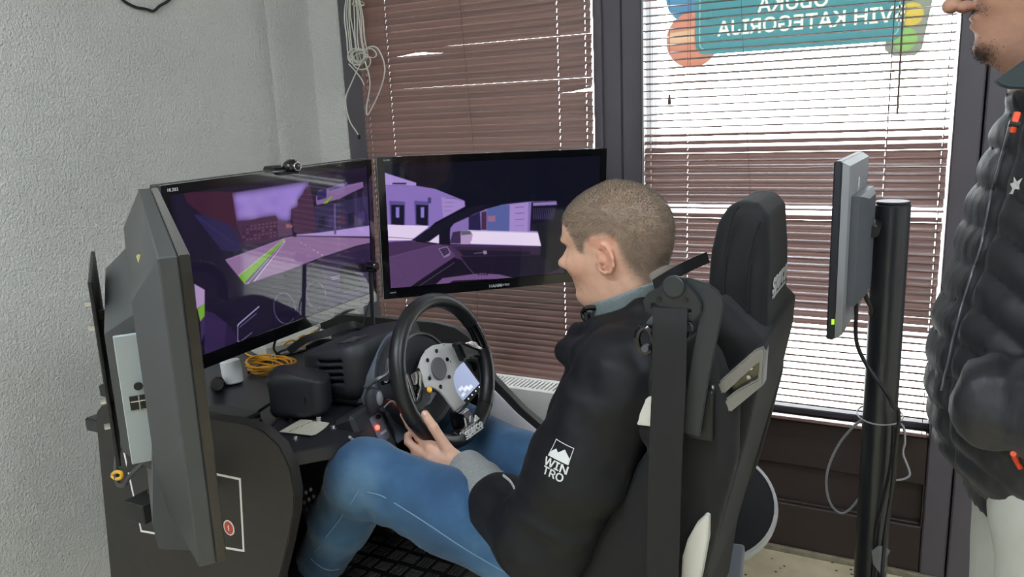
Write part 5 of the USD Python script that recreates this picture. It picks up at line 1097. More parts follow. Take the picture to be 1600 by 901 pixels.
def cloth_hit(mesh, px):
    """points of a garment where the given sight lines meet it, with its outward normals"""
    D = np.array([ray(*q) for q in px]); loc, ri, ti = mesh.ray.intersects_location(np.tile(CAMP, (len(px), 1)), D, multiple_hits=False)
    out = [None] * len(px)
    for p, r, t in zip(loc, ri, ti): out[r] = (p, mesh.face_normals[t])
    return [o for o in out if o is not None]
def on_cloth(mesh, flat, lift=.0012):
    """lays flat pieces (points near the garment) onto its surface"""
    v = np.asarray(flat.vertices); c, d, t = trimesh.proximity.closest_point(mesh, v); return c, mesh.face_normals[t]

# ---------------------------------------------------------------- the seated boy
bh_s, BO, BR = 1.02, np.array([-.489, 1.36, 1.066]), rot(-4, 4, 0)
def b_loc(p): return (np.asarray(p) - BO) @ BR / bh_s
def b_wld(p): return BO + bh_s * (np.asarray(p) @ BR.T)
def f_bhead(p):
    d = head_sdf(b_loc(p)) * bh_s
    nk = sm(s_flat(p, b_wld((-.030, 0, .045)), np.array([-.452, 1.36, 1.035]), .056, .062, .060, .066, (1, 0, 0)), s_cone(p, b_wld((-.0, 0, .03)), np.array([-.48, 1.36, 1.04]), .050, .052), .02)
    return sm(d, nk, .022)
def hj(x, y, o): return W(x, y, pl=(WC + WN * o, WN))
HW = hj(722, 736, .062)
FING = [[(708, 716, .052), (692, 691, .043), (677, 667, .037), (664, 647, .0275)], [(674, 700, .012), (655, 684, -.021), (640, 664, -.030), (630, 647, -.031)], [(673, 715, .012), (650, 702, -.020), (638, 690, -.033), (637, 680, -.035)],
        [(679, 729, .014), (658, 720, -.010), (648, 708, -.024), (648, 699, -.028)], [(687, 741, .020), (671, 736, .004), (662, 727, -.008), (660, 719, -.014)]]
FJ = [[hj(*q) for q in f] for f in FING]
FRAD = [(.0165, .0112, .0102, .0085), (.0125, .0095, .0086, .0072), (.0125, .0097, .0087, .0074), (.0118, .0090, .0081, .0070), (.0108, .0080, .0072, .0062)]
def f_hand(p):
    pm = s_cone(p, HW, FJ[1][0], .0235, .0145)
    for k in (2, 3, 4): pm = sm(pm, s_cone(p, HW, FJ[k][0], .0225, .0140 if k < 4 else .0125), .012)
    d = sm(pm, s_cone(p, HW * .75 + FJ[2][0] * .25, FJ[0][0], .021, .0165), .016)
    d = sm(d, s_cone(p, FJ[0][0], FJ[1][0], .0165, .0125), .010)
    for k, (J, R) in enumerate(zip(FJ, FRAD)):
        g = None
        for i in range(3):
            c = s_cone(p, J[i], J[i + 1], R[i], R[i + 1]); g = c if g is None else sm(g, c, .003)
        d = sm(d, g, .0045)
    return sm(d, s_cone(p, HW, BE * .55 + HW * .45, .0255, .031), .018)
BS, BE = W(968, 585, Y=1.185), W(850, 846, Y=1.135)
BSr, BEr, BWr = np.array([-.43, 1.54, 1.0]), np.array([-.60, 1.60, .72]), np.array([-.62, 1.48, .675])
KL, AL, KR, AR = W(570, 741, Y=1.165), W(503, 872, Y=1.235), np.array([-.985, 1.565, .655]), np.array([-1.20, 1.57, .42])
HL_, HR_ = np.array([-.53, 1.265, .56]), np.array([-.53, 1.455, .56])
def f_core(p):
    d = s_flat(p, (-.49, 1.36, .60), (-.47, 1.36, .86), .12, .13, .08, .085, (1, 0, 0))
    for a, b, r, s in ((BS, BE, .042, .036), (BSr, BEr, .042, .036), (BE, HW, .036, .0245), (BEr, BWr, .036, .024), (HL_, KL, .07, .05), (HR_, KR, .07, .05), (KL, AL, .048, .034), (KR, AR, .048, .034), ((-.46, 1.36, .92), (-.455, 1.36, 1.05), .07, .056)): d = sm(d, s_cone(p, a, b, r, s), .02)
    return d
mhead = skin(f_bhead, (-.64, 1.25, 1.0), (-.36, 1.47, 1.315), .0026)
mhand = skin(f_hand, np.min([*map(np.array, sum(FJ, [])), HW], 0) - .03, np.max([*map(np.array, sum(FJ, [])), HW + .03], 0) + .03, .0019)
RH = [(BWr, BWr + [-.085, -.02, -.015], .024, .016)] + [(BWr + np.array([-.075, -.04 + .02 * k, -.012]), BWr + np.array([-.125, -.045 + .022 * k, -.045]), .011, .008) for k in range(4)] + [(BWr + np.array([-.03, -.03, 0]), BWr + np.array([-.075, -.065, -.01]), .014, .009)]
def f_rhand(p):
    d = None
    for a, b, r, s in RH: c = s_cone(p, a, b, r, s); d = c if d is None else sm(d, c, .005)
    return d
mrh = skin(f_rhand, BWr - [.17, .11, .1], BWr + [.05, .08, .06], .004)
mcore = skin(f_core, (-1.28, 1.05, .36), (-.34, 1.68, 1.12), .0105)
body = add_union([mhead, mhand, mcore, mrh])
HAIRP = [(.10, .176), (.083, .160), (.066, .150), (.054, .134), (.046, .108), (.028, .104), (.022, .124), (.006, .137), (-.018, .138), (-.034, .124), (-.037, .088), (-.050, .050), (-.078, .020), (-.16, .015), (-.16, .26), (.14, .26)]
def hair_mask(q, fade=.012): return sstep(-s_poly(q[:, 0], q[:, 2], HAIRP), -.004, fade)
MOLES = [(1, .066, .052, .050), (1, .062, .050, .044), (1, .052, .055, .040), (1, .058, .053, .064), (1, .050, .056, .058), (1, .064, .05, .072)]
def boy_colour(V):
    q = b_loc(V); h = (np.linalg.norm(q - [0, 0, .11], axis=1) < .2); base = np.tile(np.array(lin((222, 178, 152))), (len(V), 1)); out = base.copy()
    fade = .010 + .026 * sstep(-q[:, 2], -.13, -.04)
    m = np.where(h, sstep(-s_poly(q[:, 0], q[:, 2], HAIRP) / fade, -.2, 1), 0) * .82
    m = np.where((np.abs(q[:, 1]) > .0755) & (q[:, 2] < .135), 0, m)
    hc = np.array(lin((128, 116, 100))); out = out * (1 - m[:, None]) + hc * m[:, None]
    er = h & (np.abs(q[:, 1]) > .072) & (np.abs(q[:, 2] - .1) < .036) & (np.abs(q[:, 0] + .01) < .03); out[er] = out[er] * .5 + np.array(lin((214, 146, 122))) * .5
    lp = h * np.exp(-((q[:, 2] - .0555) / .007) ** 2 - (q[:, 1] / .024) ** 2) * (q[:, 0] > .07); out = out * (1 - .6 * lp[:, None]) + np.array(lin((186, 112, 102))) * .6 * lp[:, None]
    br = h * np.exp(-((q[:, 2] - .1345 - .0 * q[:, 1]) / .0042) ** 2) * sstep(np.abs(q[:, 1]), .008, .016) * (1 - sstep(np.abs(q[:, 1]), .046, .052)) * (q[:, 0] > .05); out = out * (1 - .8 * br[:, None]) + np.array(lin((86, 66, 54))) * .8 * br[:, None]
    for s, f, l, z in MOLES:
        d = np.linalg.norm(q[:, [0, 2]] - [f, z], axis=1); k = h & (q[:, 1] > 0) & (d < .0017); out[k] = out[k] * .45 + np.array(lin((130, 82, 66))) * .55
    ck = h * np.exp(-((q[:, 0] - .05) / .02) ** 2 - ((q[:, 2] - .075) / .02) ** 2) * .25; out = out * (1 - ck[:, None]) + np.array(lin((214, 140, 120))) * ck[:, None]
    kn = np.zeros(len(V))
    for J in FJ[1:]:
        for j in (0, 1): kn = np.maximum(kn, np.exp(-(np.linalg.norm(V - J[j], axis=1) / .012) ** 2))
    return out * (1 - .3 * kn[:, None]) + np.array(lin((206, 134, 112))) * .3 * kn[:, None]
boy = Thing('person', 'seated person with cropped hair in black jacket and jeans, gripping the steering wheel', 'person', (-.5, 1.36, .45))
bodyp = boy.part('body', body, SKIN, col=boy_colour(np.asarray(body.vertices)))
EYEW = mat('eye_white', (226, 222, 216), .2); EYEI = mat('iris', (70, 50, 36), .15)
def eyes(t, wld, s, up):
    for k in (1, -1):
        c = wld((.0665, k * .031, .1115)); e = t.part('eye', trimesh.creation.icosphere(3, .0127 * s).apply_translation(c), EYEW, smooth=True)
        dr = norm(wld((.0765, k * .031, .1105)) - c); t.part('iris', cyl(c + dr * .0108 * s, c + dr * .0129 * s, .0052 * s, 16), EYEI, parent=e)
eyes(boy, b_wld, bh_s, 0)
def hair_curves(t, mesh, loc, mask, n, length, rgb, seed, name='hair', width=.00055):
    r = np.random.RandomState(seed); pts, fi = trimesh.sample.sample_surface(mesh, n, seed=seed); nn = mesh.face_normals[fi]; q = loc(pts); m = mask(q); keep = r.rand(len(pts)) < m; pts, nn = pts[keep], nn[keep]
    d = nn + r.normal(0, .35, nn.shape) + np.array([.25, 0, -.25]); d /= np.linalg.norm(d, axis=1, keepdims=True); L = length * r.uniform(.6, 1.2, (len(pts), 1))
    P = np.stack([pts - nn * .0006, pts + d * L], 1).reshape(-1, 3) - t.loc
    c = UsdGeom.BasisCurves.Define(stage, numbered(t.path, name)); c.CreateTypeAttr('linear'); c.CreatePointsAttr(Vt.Vec3fArray.FromNumpy(P.astype(np.float32))); c.CreateCurveVertexCountsAttr(Vt.IntArray.FromNumpy(np.full(len(pts), 2, np.int32)))
    c.CreateWidthsAttr(Vt.FloatArray.FromNumpy(np.tile([width, width * .6], len(pts)).astype(np.float32))); c.SetWidthsInterpolation('vertex')
    UsdShade.MaterialBindingAPI.Apply(c.GetPrim()).Bind(mat(name + '_mat_%d' % seed, rgb, .55)); data(c.GetPrim(), kind='stuff'); return c
def bmask(q):
    fade = .008 + .028 * sstep(-q[:, 2], -.13, -.04); m = sstep(-s_poly(q[:, 0], q[:, 2], HAIRP) / fade, -.05, 1); return np.where((np.abs(q[:, 1]) > .0765) & (q[:, 2] < .135), 0, m) * np.where(q[:, 2] > .16, 1, .75)
hair_curves(boy, mhead, b_loc, bmask, 64000, .0036, (124, 113, 98), 5, width=.00045)

nl = norm(FJ[0][3] - FJ[0][2]); nw = norm(CAMP - FJ[0][3]); nw = norm(nw - nl * (nw @ nl)); NM = frame(FJ[0][3] + nw * .0088 + nl * .001, nl, z=nw)
boy.part('thumb_nail', at(skin(lambda p: np.maximum(s_ell(p, (0, 0, -.004), (.0075, .0056, .0052)), -.0015 - p[:, 2]), (-.01, -.008, -.003), (.01, .008, .003), .0009), NM), mat('nail', (226, 186, 168), .3), smooth=True)
# jacket
JK = mat('jacket_black', (15, 17, 21), .6, bump=(700, .18, .0006), spec=.35)
def f_jacket(p):
    d = s_flat(p, (-.495, 1.36, .58), (-.485, 1.36, .78), .185, .185, .145, .14, (1, 0, 0))
    d = sm(d, s_flat(p, (-.485, 1.36, .78), (-.468, 1.36, .90), .185, .165, .14, .12, (1, 0, 0)), .05)
    d = sm(d, s_cone(p, BS + [0, .01, 0], (-.455, 1.36, .985), .072, .072), .045); d = sm(d, s_cone(p, BSr, (-.455, 1.36, .985), .072, .072), .045)
    d = sm(d, s_cone(p, BSr, BEr, .078, .07), .03); d = sm(d, s_cone(p, BEr, BWr, .066, .05), .03)
    M_ = BS * .45 + BE * .55
    arm = sm(s_cone(p, BS + [.0, 0, -.01], M_, .076, .082), s_cone(p, M_, BE, .080, .068), .03)
    fa = s_cone(p, BE, BE * .55 + HW * .45, .070, .062); arm = sm(arm, fa, .03)
    # baggy folds
    e = np.exp(-(np.linalg.norm(p - BE, axis=1) / .12) ** 2)
    arm = arm - .017 * e * (ridges(p @ BAX, (30, 9, 12), 4) - .5) - .009 * (ridges(p @ BAX, (13, 7, 9), 9) - .5) - .003 * (ridges(p @ BAX, (30, 16, 20), 10) - .5)
    d = sm(d, arm, .022)
    # folded hood round the neck
    for a, b, r, s in (((-.575, 1.325, .975), (-.505, 1.245, 1.000), .028, .036), ((-.505, 1.245, 1.000), (-.41, 1.25, 1.035), .036, .040), ((-.41, 1.25, 1.035), (-.36, 1.36, 1.04), .040, .044), ((-.36, 1.36, 1.04), (-.42, 1.46, 1.02), .044, .038), ((-.42, 1.46, 1.02), (-.56, 1.41, .985), .038, .028)): d = sm(d, s_cone(p, a, b, r, s), .007)
    for a, b, r, s in (((-.558, 1.335, 1.008), (-.495, 1.277, 1.036), .023, .025), ((-.495, 1.277, 1.036), (-.42, 1.282, 1.070), .025, .027), ((-.42, 1.282, 1.070), (-.372, 1.36, 1.080), .027, .030), ((-.372, 1.36, 1.080), (-.43, 1.437, 1.065), .030, .026), ((-.43, 1.437, 1.065), (-.555, 1.39, 1.0), .026, .023)): d = sm(d, s_cone(p, a, b, r, s), .012)
    d = d - .008 * (ridges(p, (9, 9, 13), 21) - .5) - .0035 * (ridges(p, (24, 24, 20), 22) - .5)
    nk = s_flat(p, (-.475, 1.36, 1.0), (-.488, 1.36, 1.2), .072, .088, .078, .09, (1, 0, 0)); nk = np.maximum(nk, -(p[:, 2] - 1.02))
    return smx(d, -nk, .012)
bx_ = norm(BE - BS); by_ = norm(np.cross(bx_, [0, 1, 0])); BAX = np.stack([bx_, by_, np.cross(bx_, by_)], 1)
mj = skin(f_jacket, (-.93, 1.03, .45), (-.30, 1.72, 1.13), .0070)
boy.part('jacket', mj, JK, smooth=True)
GREY = mat('grey_melange', (142, 146, 144), .9, bump=(900, .3, .0008), var=(500, .25))
fdir = norm(HW - BE)
def f_cuff(p):
    a, b = BE * .62 + HW * .38, BE * .06 + HW * .94; h = (p - BE) @ fdir / np.linalg.norm(HW - BE)
    d = s_cone(p, a, b, .058, .046) - .006 * (ridges(p @ FAX, (26, 9, 9), 7) - .5)
    d = sm(d, s_flat(p, BE * .24 + HW * .76 + FUP * .010, BE * .02 + HW * .98 + FUP * .016, .042, .036, .037, .031, FUP), .012)
    d = np.maximum(d, h - .955 - .03 * ((p - HW) @ FUP) / .04)
    d = np.maximum(d, .40 + .06 * ((p - BE) @ FUP) / .05 - h)
    return smx(d, -s_cone(p, BE * .2 + HW * .8, HW + fdir * .05, .030, .036), .004)
FUP = norm(np.cross(np.cross(fdir, [0, .3, 1]), fdir)); FAX = np.stack([fdir, FUP, np.cross(fdir, FUP)], 1)
mc_ = skin(f_cuff, np.minimum(BE, HW) - .09, np.maximum(BE, HW) + .09, .0042)
boy.part('cuff', mc_, GREY, smooth=True, label='grey sleeve end of the jacket')
c0_, c1_ = BE * .07 + HW * .93, HW + fdir * .010
boy.part('inner_cuff', sweep([c0_ - fdir * .004, c0_, c1_ - fdir * .003, c1_], ring(28, .0345), scale=[.97, 1.0, 1.0, .95]), mat('cuff_black', (26, 27, 30), .7))
def f_col(p):
    a = sm(s_cone(p, b_wld((-.062, 0, .038)), (-.39, 1.36, 1.06), .001, .001), 1, .1)
    ax = norm(np.array([-.40, 1.36, 1.115]) - np.array([-.45, 1.36, 1.02])); t = (p - np.array([-.462, 1.36, 1.075]))
    h = t[:, 2] - .42 * t[:, 0]; r = np.sqrt((t[:, 0] / 1.12) ** 2 + t[:, 1] ** 2)
    return np.maximum(np.abs(r - .069 - .10 * np.maximum(h, 0)) - .0052, np.maximum(h - .030, -.05 - h))
boy.part('hoodie_collar', skin(f_col, (-.57, 1.25, 1.0), (-.35, 1.47, 1.16), .004), mat('hoodie_grey', (118, 130, 130), .9, bump=(600, .4, .001), var=(400, .2)), smooth=True, label='grey collar of the top worn under the jacket')
# toggle cluster at the throat
tg = W(922, 490, Y=1.30)
boy.part('toggle', [rod([tg + [.010, .0, .012], tg + [-.004, -.008, .012], tg + [-.012, -.004, 0], tg + [-.004, -.006, -.012], tg + [.008, -.004, -.012]], .005, 8, 5), cyl(tg + [0, -.012, -.02], tg + [0, -.012, .006], .0065, 12, .002), rod([tg + [.004, -.012, -.015], tg + [.012, -.016, -.035], tg + [.02, -.02, -.05]], .003, 6, 4)], BLKG)
# sleeve emblem
hit = cloth_hit(mj, [(872, 716), (890, 724.5), (866, 745)])
EMB = mat('emblem_white', (214, 216, 212), .7)
if len(hit) == 3:
    pc_, nc_ = hit[0]; ex = norm(hit[1][0] - hit[0][0]); nn_ = norm(np.mean([h[1] for h in hit], 0)); ME = frame(pc_, ex, z=nn_)
    sz = .0011
    def emb(poly, up=0): return at(extr(poly, .0008), ME)
    fr_ = Polygon([(-.020, .0265), (.0205, .0265), (.0205, -.0025), (-.020, -.0025)]); mount = Polygon([(-.0185, .0055), (-.010, .013), (-.0035, .0085), (.0065, .018), (.0190, .0075), (.0190, -.0015), (-.0185, -.0015)])
    P1 = emb(fr_.difference(fr_.buffer(-.0012, join_style=2)).union(mount)); 
    def etext(s, y, sx): M = ME.copy(); M[:3, 3] = ME[:3, 3] + ME[:3, 1] * y; return text(s, .0128, .0008, M, bold=True, sx=sx)
    for i, m in enumerate((P1, etext('WIN', -.0115, 1.22), etext('TRO', -.0265, 1.12))):
        m = m.subdivide_to_size(.005) if i == 0 else m
        v = np.asarray(m.vertices); h = (v - pc_) @ nn_; c, nr = on_cloth(mj, trimesh.Trimesh(v - np.outer(h, nn_), m.faces, process=False)); m = trimesh.Trimesh(c + nr * (.0009 + np.clip(h, 0, .001))[:, None], m.faces, process=False)
        boy.part('emblem', m, EMB, smooth=False, label=['white mountain emblem on the sleeve', 'white WIN lettering on the sleeve', 'white TRO lettering on the sleeve'][i])
hs_ = cloth_hit(mj, [(764, 733), (774, 737), (786, 744), (797, 753), (804, 764)])
if len(hs_) > 2:
    boy.part('reflective_stripe', sweep(spl([p + n * .001 for p, n in hs_], 6), rect2(.002, .008), up=norm(np.mean([n for p, n in hs_], 0)) * .2 + np.array([0, 0, 1.0])), mat('reflective', (206, 212, 210), .4), label='pale reflective stripe on the forearm')

# jeans
def denim():
    n = {'g': ('geometry', {}), 'n1': ('noise_texture', dict(scale=7.0, detail=4.0)), 'n2': ('noise_texture', dict(scale=900.0, detail=2.0)), 'r': ('rgb_ramp', {'ramp': [(.28, lin((48, 75, 106))), (.55, lin((66, 102, 138))), (.75, lin((94, 130, 162)))]}),
         'r2': ('rgb_ramp', {'ramp': [(.3, (.75, .78, .82)), (.7, (1.1, 1.08, 1.05))]}), 'm': ('mix_color', dict(blend_type='multiply', fac=1.0)), 'b': ('bump', dict(strength=.25, distance=.0008)), 'p': ('principled_bsdf', dict(roughness=.85, sheen_weight=.15, specular_ior_level=.2))}
    return usdkit.material(stage, '/World/Looks/denim', n, [('g.position', 'n1.vector'), ('g.position', 'n2.vector'), ('n1.fac', 'r.fac'), ('n2.fac', 'r2.fac'), ('r.color', 'm.a'), ('r2.color', 'm.b'), ('m.result', 'p.base_color'), ('n2.fac', 'b.height'), ('b.normal', 'p.normal')], surface='p.BSDF')
DENIM = denim()
def f_jeans(p):
    d = sm(s_cone(p, HL_, HR_, .105, .105), s_cone(p, (-.48, 1.36, .58), (-.55, 1.36, .56), .11, .11), .05)
    for H, K, A in ((HL_, KL, AL), (HR_, KR, AR)):
        T = H * .42 + K * .58
        th = sm(s_cone(p, H, T, .098, .079), s_cone(p, T, K, .079, .066), .02); s2 = K * .5 + A * .5
        sh = sm(s_cone(p, K, s2, .066, .064), s_cone(p, s2, A, .064, .054), .02)
        e = np.exp(-(np.linalg.norm(p - K - [.03, 0, -.05], axis=1) / .085) ** 2)
        leg = sm(th, sh, .03) - .016 * e * (ridges(p, (26, 8, 22), 12) - .45) - .007 * (ridges(p, (8, 13, 11), 31) - .5) - .003 * (ridges(p, (22, 26, 18), 32) - .5)
        ax = norm(A - K); leg = np.maximum(leg, (p - A) @ ax - .012)
        d = sm(d, leg, .02)
    for A, K in ((AL, KL), (AR, KR)): ax = norm(A - K); d = np.maximum(d, -np.maximum(s_cone(p, A - ax * .02, A + ax * .05, .047, .047), -1))
    return d
mje = skin(f_jeans, (-1.29, 1.05, .34), (-.37, 1.68, .85), .0075)
je = boy.part('jeans', mje, DENIM, smooth=True)
STI = mat('stitch', (120, 152, 176), .8)
for px in ([(573, 768), (600, 776), (640, 800), (680, 826), (716, 850), (752, 872), (790, 893), (820, 905)], [(561, 764), (548, 786), (530, 812), (510, 838), (492, 862)], [(486, 872), (500, 884), (516, 890), (530, 888)]):
    h = cloth_hit(mje, px)
    if len(h) > 2: boy.part('stitching', rod(spl([p + n * .0006 for p, n in h], 6), .0013, 5), STI, parent=je)
def shoe(A, K):
    t = A + norm(A - K) * .05; t[2] = max(t[2], .395)
    a, b = t + [.02, 0, -.045], t + [-.17, 0, -.02]
    def f(p): return sm(s_flat(p, a, b, .042, .040, .030, .022, (0, 0, 1)), s_cone(p, t + [0, 0, .03], t + [-.05, 0, -.03], .040, .034), .03)
    return skin(f, t - [.26, .09, .12], t + [.1, .09, .12], .006)
for A, K in ((AL, KL), (AR, KR)): boy.part('shoe', shoe(A, K), mat('shoe_black', (28, 28, 30), .6) if A is AL else UsdShade.Material.Get(stage, '/World/Looks/shoe_black'), smooth=True)

# ---------------------------------------------------------------- the standing man at the right edge
ms, MYc = 1.03, 1.32
MR = rot(3, 2, 0); chin = W(1519, 86, Y=MYc); MO = chin - ms * (MR @ np.array([.0825, 0, .013]))
def m_loc(p): return (np.asarray(p) - MO) @ MR / ms
def m_wld(p): return MO + ms * (np.asarray(p) @ MR.T)
NB = MO + np.array([.055, 0, -.10])
def f_mhead(p): return sm(head_sdf(m_loc(p), nose=2.0) * ms, sm(s_cone(p, m_wld((-.035, 0, .04)), NB, .060, .066), s_cone(p, m_wld((.0, 0, .03)), NB + [-.03, 0, 0], .048, .054), .02), .022)
TYW = 24.0; TF = -np.array([math.cos(math.radians(TYW)), math.sin(math.radians(TYW)), 0]); TL_ = np.array([math.sin(math.radians(TYW)), -math.cos(math.radians(TYW)), 0])
def fx(x, y): return W(x, y, Y=MYc - .06)
TZ, TX = zip(*sorted((p[2], p[0]) for p in [fx(*q) for q in ((1586, 150), (1566, 225), (1548, 290), (1532, 345), (1513, 400), (1493, 450), (1469, 505), (1455, 560), (1450, 620), (1455, 670), (1466, 712), (1490, 752), (1518, 782))]))
TC = np.array([.235, MYc + .02])
def f_torso(p, pad=0.0):
    z = p[:, 2]; fr = TC[0] - np.interp(z, TZ, TX)          # reach to the front outline
    u = (p[:, :2] - TC) @ TF[:2]; v = (p[:, :2] - TC) @ TL_[:2]
    wd = np.interp(z, [.75, .85, 1.05, 1.25, 1.36, 1.42], [.185, .2, .215, .215, .17, .10])
    a = np.where(u > 0, np.maximum(fr * .97, .05), .135)
    k = np.sqrt((u / a) ** 2 + (v / wd) ** 2); return (k - 1) * np.minimum(a, wd) - pad
QP = .053
def f_puffer(p):
    v = (p[:, :2] - TC) @ TL_[:2]; z = p[:, 2]
    d = f_torso(p); s = (z + .22 * np.maximum(v - .03, 0) - .02 * np.sin(p[:, 0] * 22)) / QP
    puff = np.abs(np.sin(np.pi * s)) ** .55 * sstep(z, .80, .90); u = (p[:, :2] - TC) @ TF[:2]
    zipper = np.exp(-((v - .012) / .006) ** 2) * (u > 0)
    lo_ = sstep(z, .80, .88); d = d - .0115 * puff * (1 - .9 * zipper) - .0035 * (ridges(p, (34, 34, 9), 15) - .5) * puff - .003 * lo_ * (ridges(p, (60, 60, 14), 16) - .5) * (1 - puff)
    # forearm tucked in the pocket
    d2 = sm(s_cone(p, MSH, MEL, .085, .078), s_cone(p, MEL, MHD, .076, .050), .03)
    t2 = ((p - MEL) @ norm(MHD - MEL)) / .085; t3 = ((p - MSH) @ norm(MEL - MSH)) / .05
    d2 = d2 - .010 * np.where(t2 > 0, np.abs(np.sin(np.pi * t2)) ** .6, np.abs(np.sin(np.pi * t3)) ** .6) - .012 * (ridges(p, (17, 13, 19), 18) - .5) - .003 * (ridges(p, (60, 40, 50), 19) - .5)
    d = smx(d, -(s_cone(p, MEL, MHD, .090, .072)), .012) if False else sm(d, d2, .010)
    d = np.maximum(d, .805 + .10 * np.maximum(p[:, 0] - .1, 0) * 0 - z - .06 * np.clip((.12 - p[:, 0]) / .1, -1, 1) * 0)
    return np.maximum(d, z - 1.425)
MSH, MEL, MHD = np.array([.27, 1.11, 1.30]), np.array([.36, 1.06, 1.055]), W(1566, 630, Y=1.145)
PUF = mat('puffer_black', (24, 25, 30), .52, bump=(140, .4, .002), stretch=(1, 1, .25), sheen=.1)
man = Thing('person', 'standing person with a goatee in a black quilted puffer jacket at the right edge', 'person', (.2, 1.32, 0))
def f_mcore(p):
    d = f_torso(p, -.045)
    d = np.maximum(np.maximum(d, p[:, 2] - 1.37), .80 - p[:, 2])
    for a, b, r, s in ((NB, NB + [.02, 0, -.08], .06, .07), (MSH, MEL, .045, .04), (MEL, MHD, .038, .03), ((.26, 1.22, .84), (.24, 1.22, .48), .075, .05), ((.24, 1.22, .48), (.25, 1.22, .06), .05, .038), ((.24, 1.42, .84), (.23, 1.42, .48), .075, .05), ((.23, 1.42, .48), (.24, 1.42, .06), .05, .038), ((.25, 1.32, .84), (.25, 1.32, .95), .11, .11)): d = sm(d, s_cone(p, a, b, r, s), .02)
    return d
mmh = skin(f_mhead, MO - [.15, .13, .14], MO + [.17, .13, .25], .003)
mb = add_union([mmh, skin(f_mcore, (-.02, .98, 0), (.5, 1.56, 1.42), .012)])
def man_colour(V):
    q = m_loc(V); h = np.linalg.norm(q - [0, 0, .11], axis=1) < .2; out = np.tile(np.array(lin((196, 152, 130))), (len(V), 1))
    nz = noise3(q, (260, 260, 260), 5)
    goat = np.maximum(np.exp(-((q[:, 2] - .010) / .016) ** 2 - ((q[:, 0] - .078) / .022) ** 2), 0) * 1.1
    mus = np.exp(-((q[:, 2] - .0685) / .0048) ** 2 - (q[:, 1] / .026) ** 2) * (q[:, 0] > .068) * .75
    jaw = sstep(-(q[:, 2] - .45 * (.08 - q[:, 0])), -.045, .0) * sstep(q[:, 0], -.02, .02) * .28
    m = np.where(h & (q[:, 2] > -.03), np.clip(np.maximum(np.maximum(goat, mus), jaw) * (.65 + .7 * nz), 0, .92), 0)
    out = out * (1 - m[:, None]) + np.array(lin((52, 42, 38))) * m[:, None]
    lp = h * np.exp(-((q[:, 2] - .0545) / .006) ** 2 - (q[:, 1] / .022) ** 2) * (q[:, 0] > .07); out = out * (1 - .6 * lp[:, None]) + np.array(lin((150, 96, 90))) * .6 * lp[:, None]
    hm = np.where(h, sstep(-s_poly(q[:, 0], q[:, 2], HAIRP), 0, .01), 0) * .95; return out * (1 - hm[:, None]) + np.array(lin((46, 38, 34))) * hm[:, None]
man.part('body', mb, SKIN, col=man_colour(np.asarray(mb.vertices)))
eyes(man, m_wld, ms, 0)
hair_curves(man, mmh, m_loc, lambda q: np.exp(-((q[:, 2] - .008) / .014) ** 2 - ((q[:, 0] - .078) / .018) ** 2) + .7 * np.exp(-((q[:, 2] - .068) / .005) ** 2) * (q[:, 0] > .07), 26000, .0042, (60, 48, 42), 8, name='beard', width=.0005)
hair_curves(man, mmh, m_loc, lambda q: hair_mask(q), 30000, .02, (44, 36, 32), 9, name='hair', width=.0008)
mp = skin(f_puffer, (-.03, .93, .78), (.50, 1.58, 1.45), .0068)
pj = man.part('jacket', mp, PUF, smooth=True)
# zip, collar, pulls
zpx = [(1580, 190), (1571, 225), (1560, 265), (1549, 305), (1541, 345), (1533, 385), (1520, 425), (1506, 470), (1492, 520), (1482, 565), (1472, 610)]
hz = cloth_hit(mp, [tuple(q) for q in spl([(a, b, 0) for a, b in zpx], 4)[:, :2]])
if len(hz) > 2: man.part('zipper', rod(spl([p + n * .0005 for p, n in hz], 5), .0022, 7), mat('zip_grey', (92, 95, 100), .4, metal=.4), parent=pj)
COL = mat('collar_green', (42, 54, 58), .6)
cpx = [(1553, 127), (1575, 112), (1600, 94), (1640, 80), (1650, 150), (1600, 140), (1576, 139), (1562, 135)]
man.part('collar', yprism([(a[0], 0, a[2]) for a in WY(cpx, MYc - .085)], MYc - .085, MYc - .070, .003), COL, parent=pj)
man.part('collar', skin(lambda p: np.maximum(np.abs(np.hypot((p[:, 0] - NB[0]) / 1.05, p[:, 1] - MYc) - .082) - .008, np.maximum(p[:, 2] - (NB[2] + .035 + .25 * (p[:, 0] - NB[0])), NB[2] - .06 - p[:, 2])), NB - .13, NB + .13, .005), COL, smooth=True, parent=pj)
ORG = mat('orange_pull', (236, 84, 42), .5)
hzp = cloth_hit(mp, [(1593, 178), (1588, 190), (1584, 202)])
o1, o2, o3 = W(1590, 176, Y=1.225), W(1585, 192, Y=1.22), W(1582, 206, Y=1.222)
man.part('zip_pull', rod([o1, o2], .0042, 8), ORG, parent=pj, label='orange zip pull'); man.part('zip_pull', rod([o2 + [0, 0, -.004], o3], .0038, 8), ORG, parent=pj, label='orange zip pull'); man.part('zip_slider', cyl(o2 + [-.006, 0, 0], o2 + [.006, 0, -.003], .0042, 10), BLK, parent=pj)
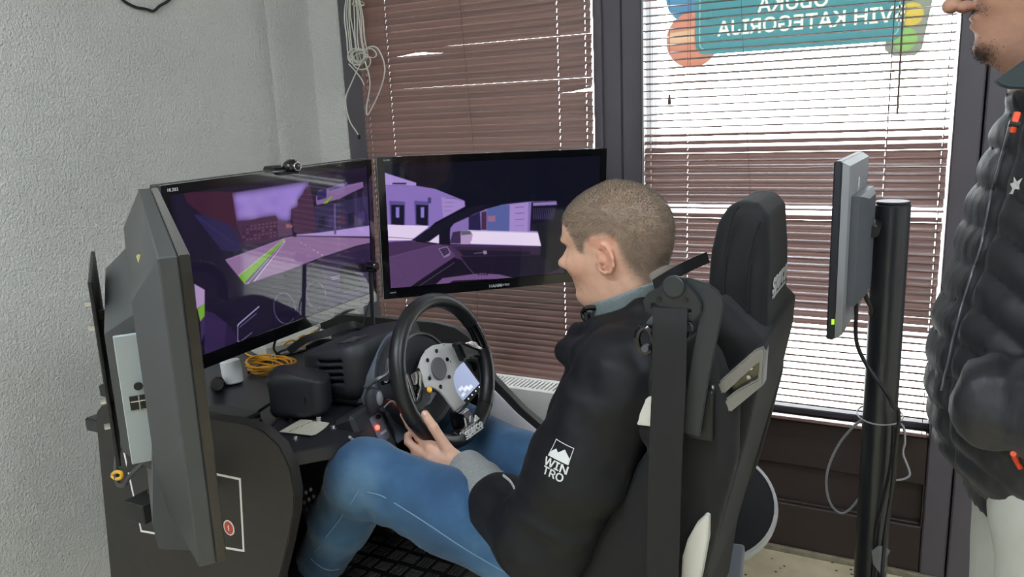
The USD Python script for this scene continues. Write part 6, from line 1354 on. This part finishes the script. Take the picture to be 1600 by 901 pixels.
hp_ = cloth_hit(mp, [(1586, 706), (1590, 716), (1598, 730)])
if len(hp_) == 3: man.part('zip_pull', rod([p + n * .003 for p, n in hp_], .0036, 8, 4), ORG, parent=pj, label='orange zip pull of the pocket')
lg = cloth_hit(mp, [(1586, 290)])
if lg:
    p, n = lg[0]; Ml = frame(p + n * .001, norm(np.cross((0, 0, 1), n)), z=n)
    mk = Polygon([(-.012, -.012), (-.004, -.004), (-.010, .002), (-.002, .004), (-.004, .012), (.004, .006), (.012, .012), (.010, .002), (.012, -.004), (.002, -.004), (-.004, -.012)])
    v = at(slab(mk, .0012, 0, np.eye(4)).subdivide_to_size(.004), Ml); c, nr = on_cloth(mp, v); man.part('emblem', trimesh.Trimesh(c + nr * .0012, v.faces, process=False), EMB, smooth=False, parent=pj, label='white emblem on the chest')
def f_trs(p):
    d = None
    for y in (1.22, 1.42):
        xo = .0 if y < 1.3 else -.02
        c = sm(s_cone(p, (.245 + xo, y + (.02 if y < 1.3 else -.02), .86), (.225 + xo, y, .46), .125, .088), s_cone(p, (.225 + xo, y, .46), (.24 + xo, y, .07), .088, .075), .03); d = c if d is None else sm(d, c, .03)
    d = sm(d, s_cone(p, (.24, 1.25, .86), (.24, 1.39, .86), .12, .12), .04); d = d - .006 * (ridges(p, (12, 12, 8), 41) - .5)
    return np.maximum(np.maximum(d, p[:, 2] - .92), .05 - p[:, 2])
man.part('trousers', skin(f_trs, (.04, 1.05, .03), (.42, 1.58, .94), .009), mat('trousers_pale', (188, 190, 180), .85, bump=(300, .3, .001), var=(14, .06)), smooth=True)
for y in (1.22, 1.42):
    a = np.array([.27 if y < 1.3 else .25, y, .042])
    man.part('shoe', skin(lambda p: np.maximum(sm(s_flat(p, a, a + [-.20, -.03, -.008], .048, .044, .045, .034, (0, 0, 1)), s_cone(p, a, a + [-.03, 0, .05], .045, .04), .03), .001 - p[:, 2]), a - [.3, .12, .06], a + [.1, .12, .14], .007), mat('man_shoe_%d' % int(y * 100), (50, 46, 44), .6), smooth=True)
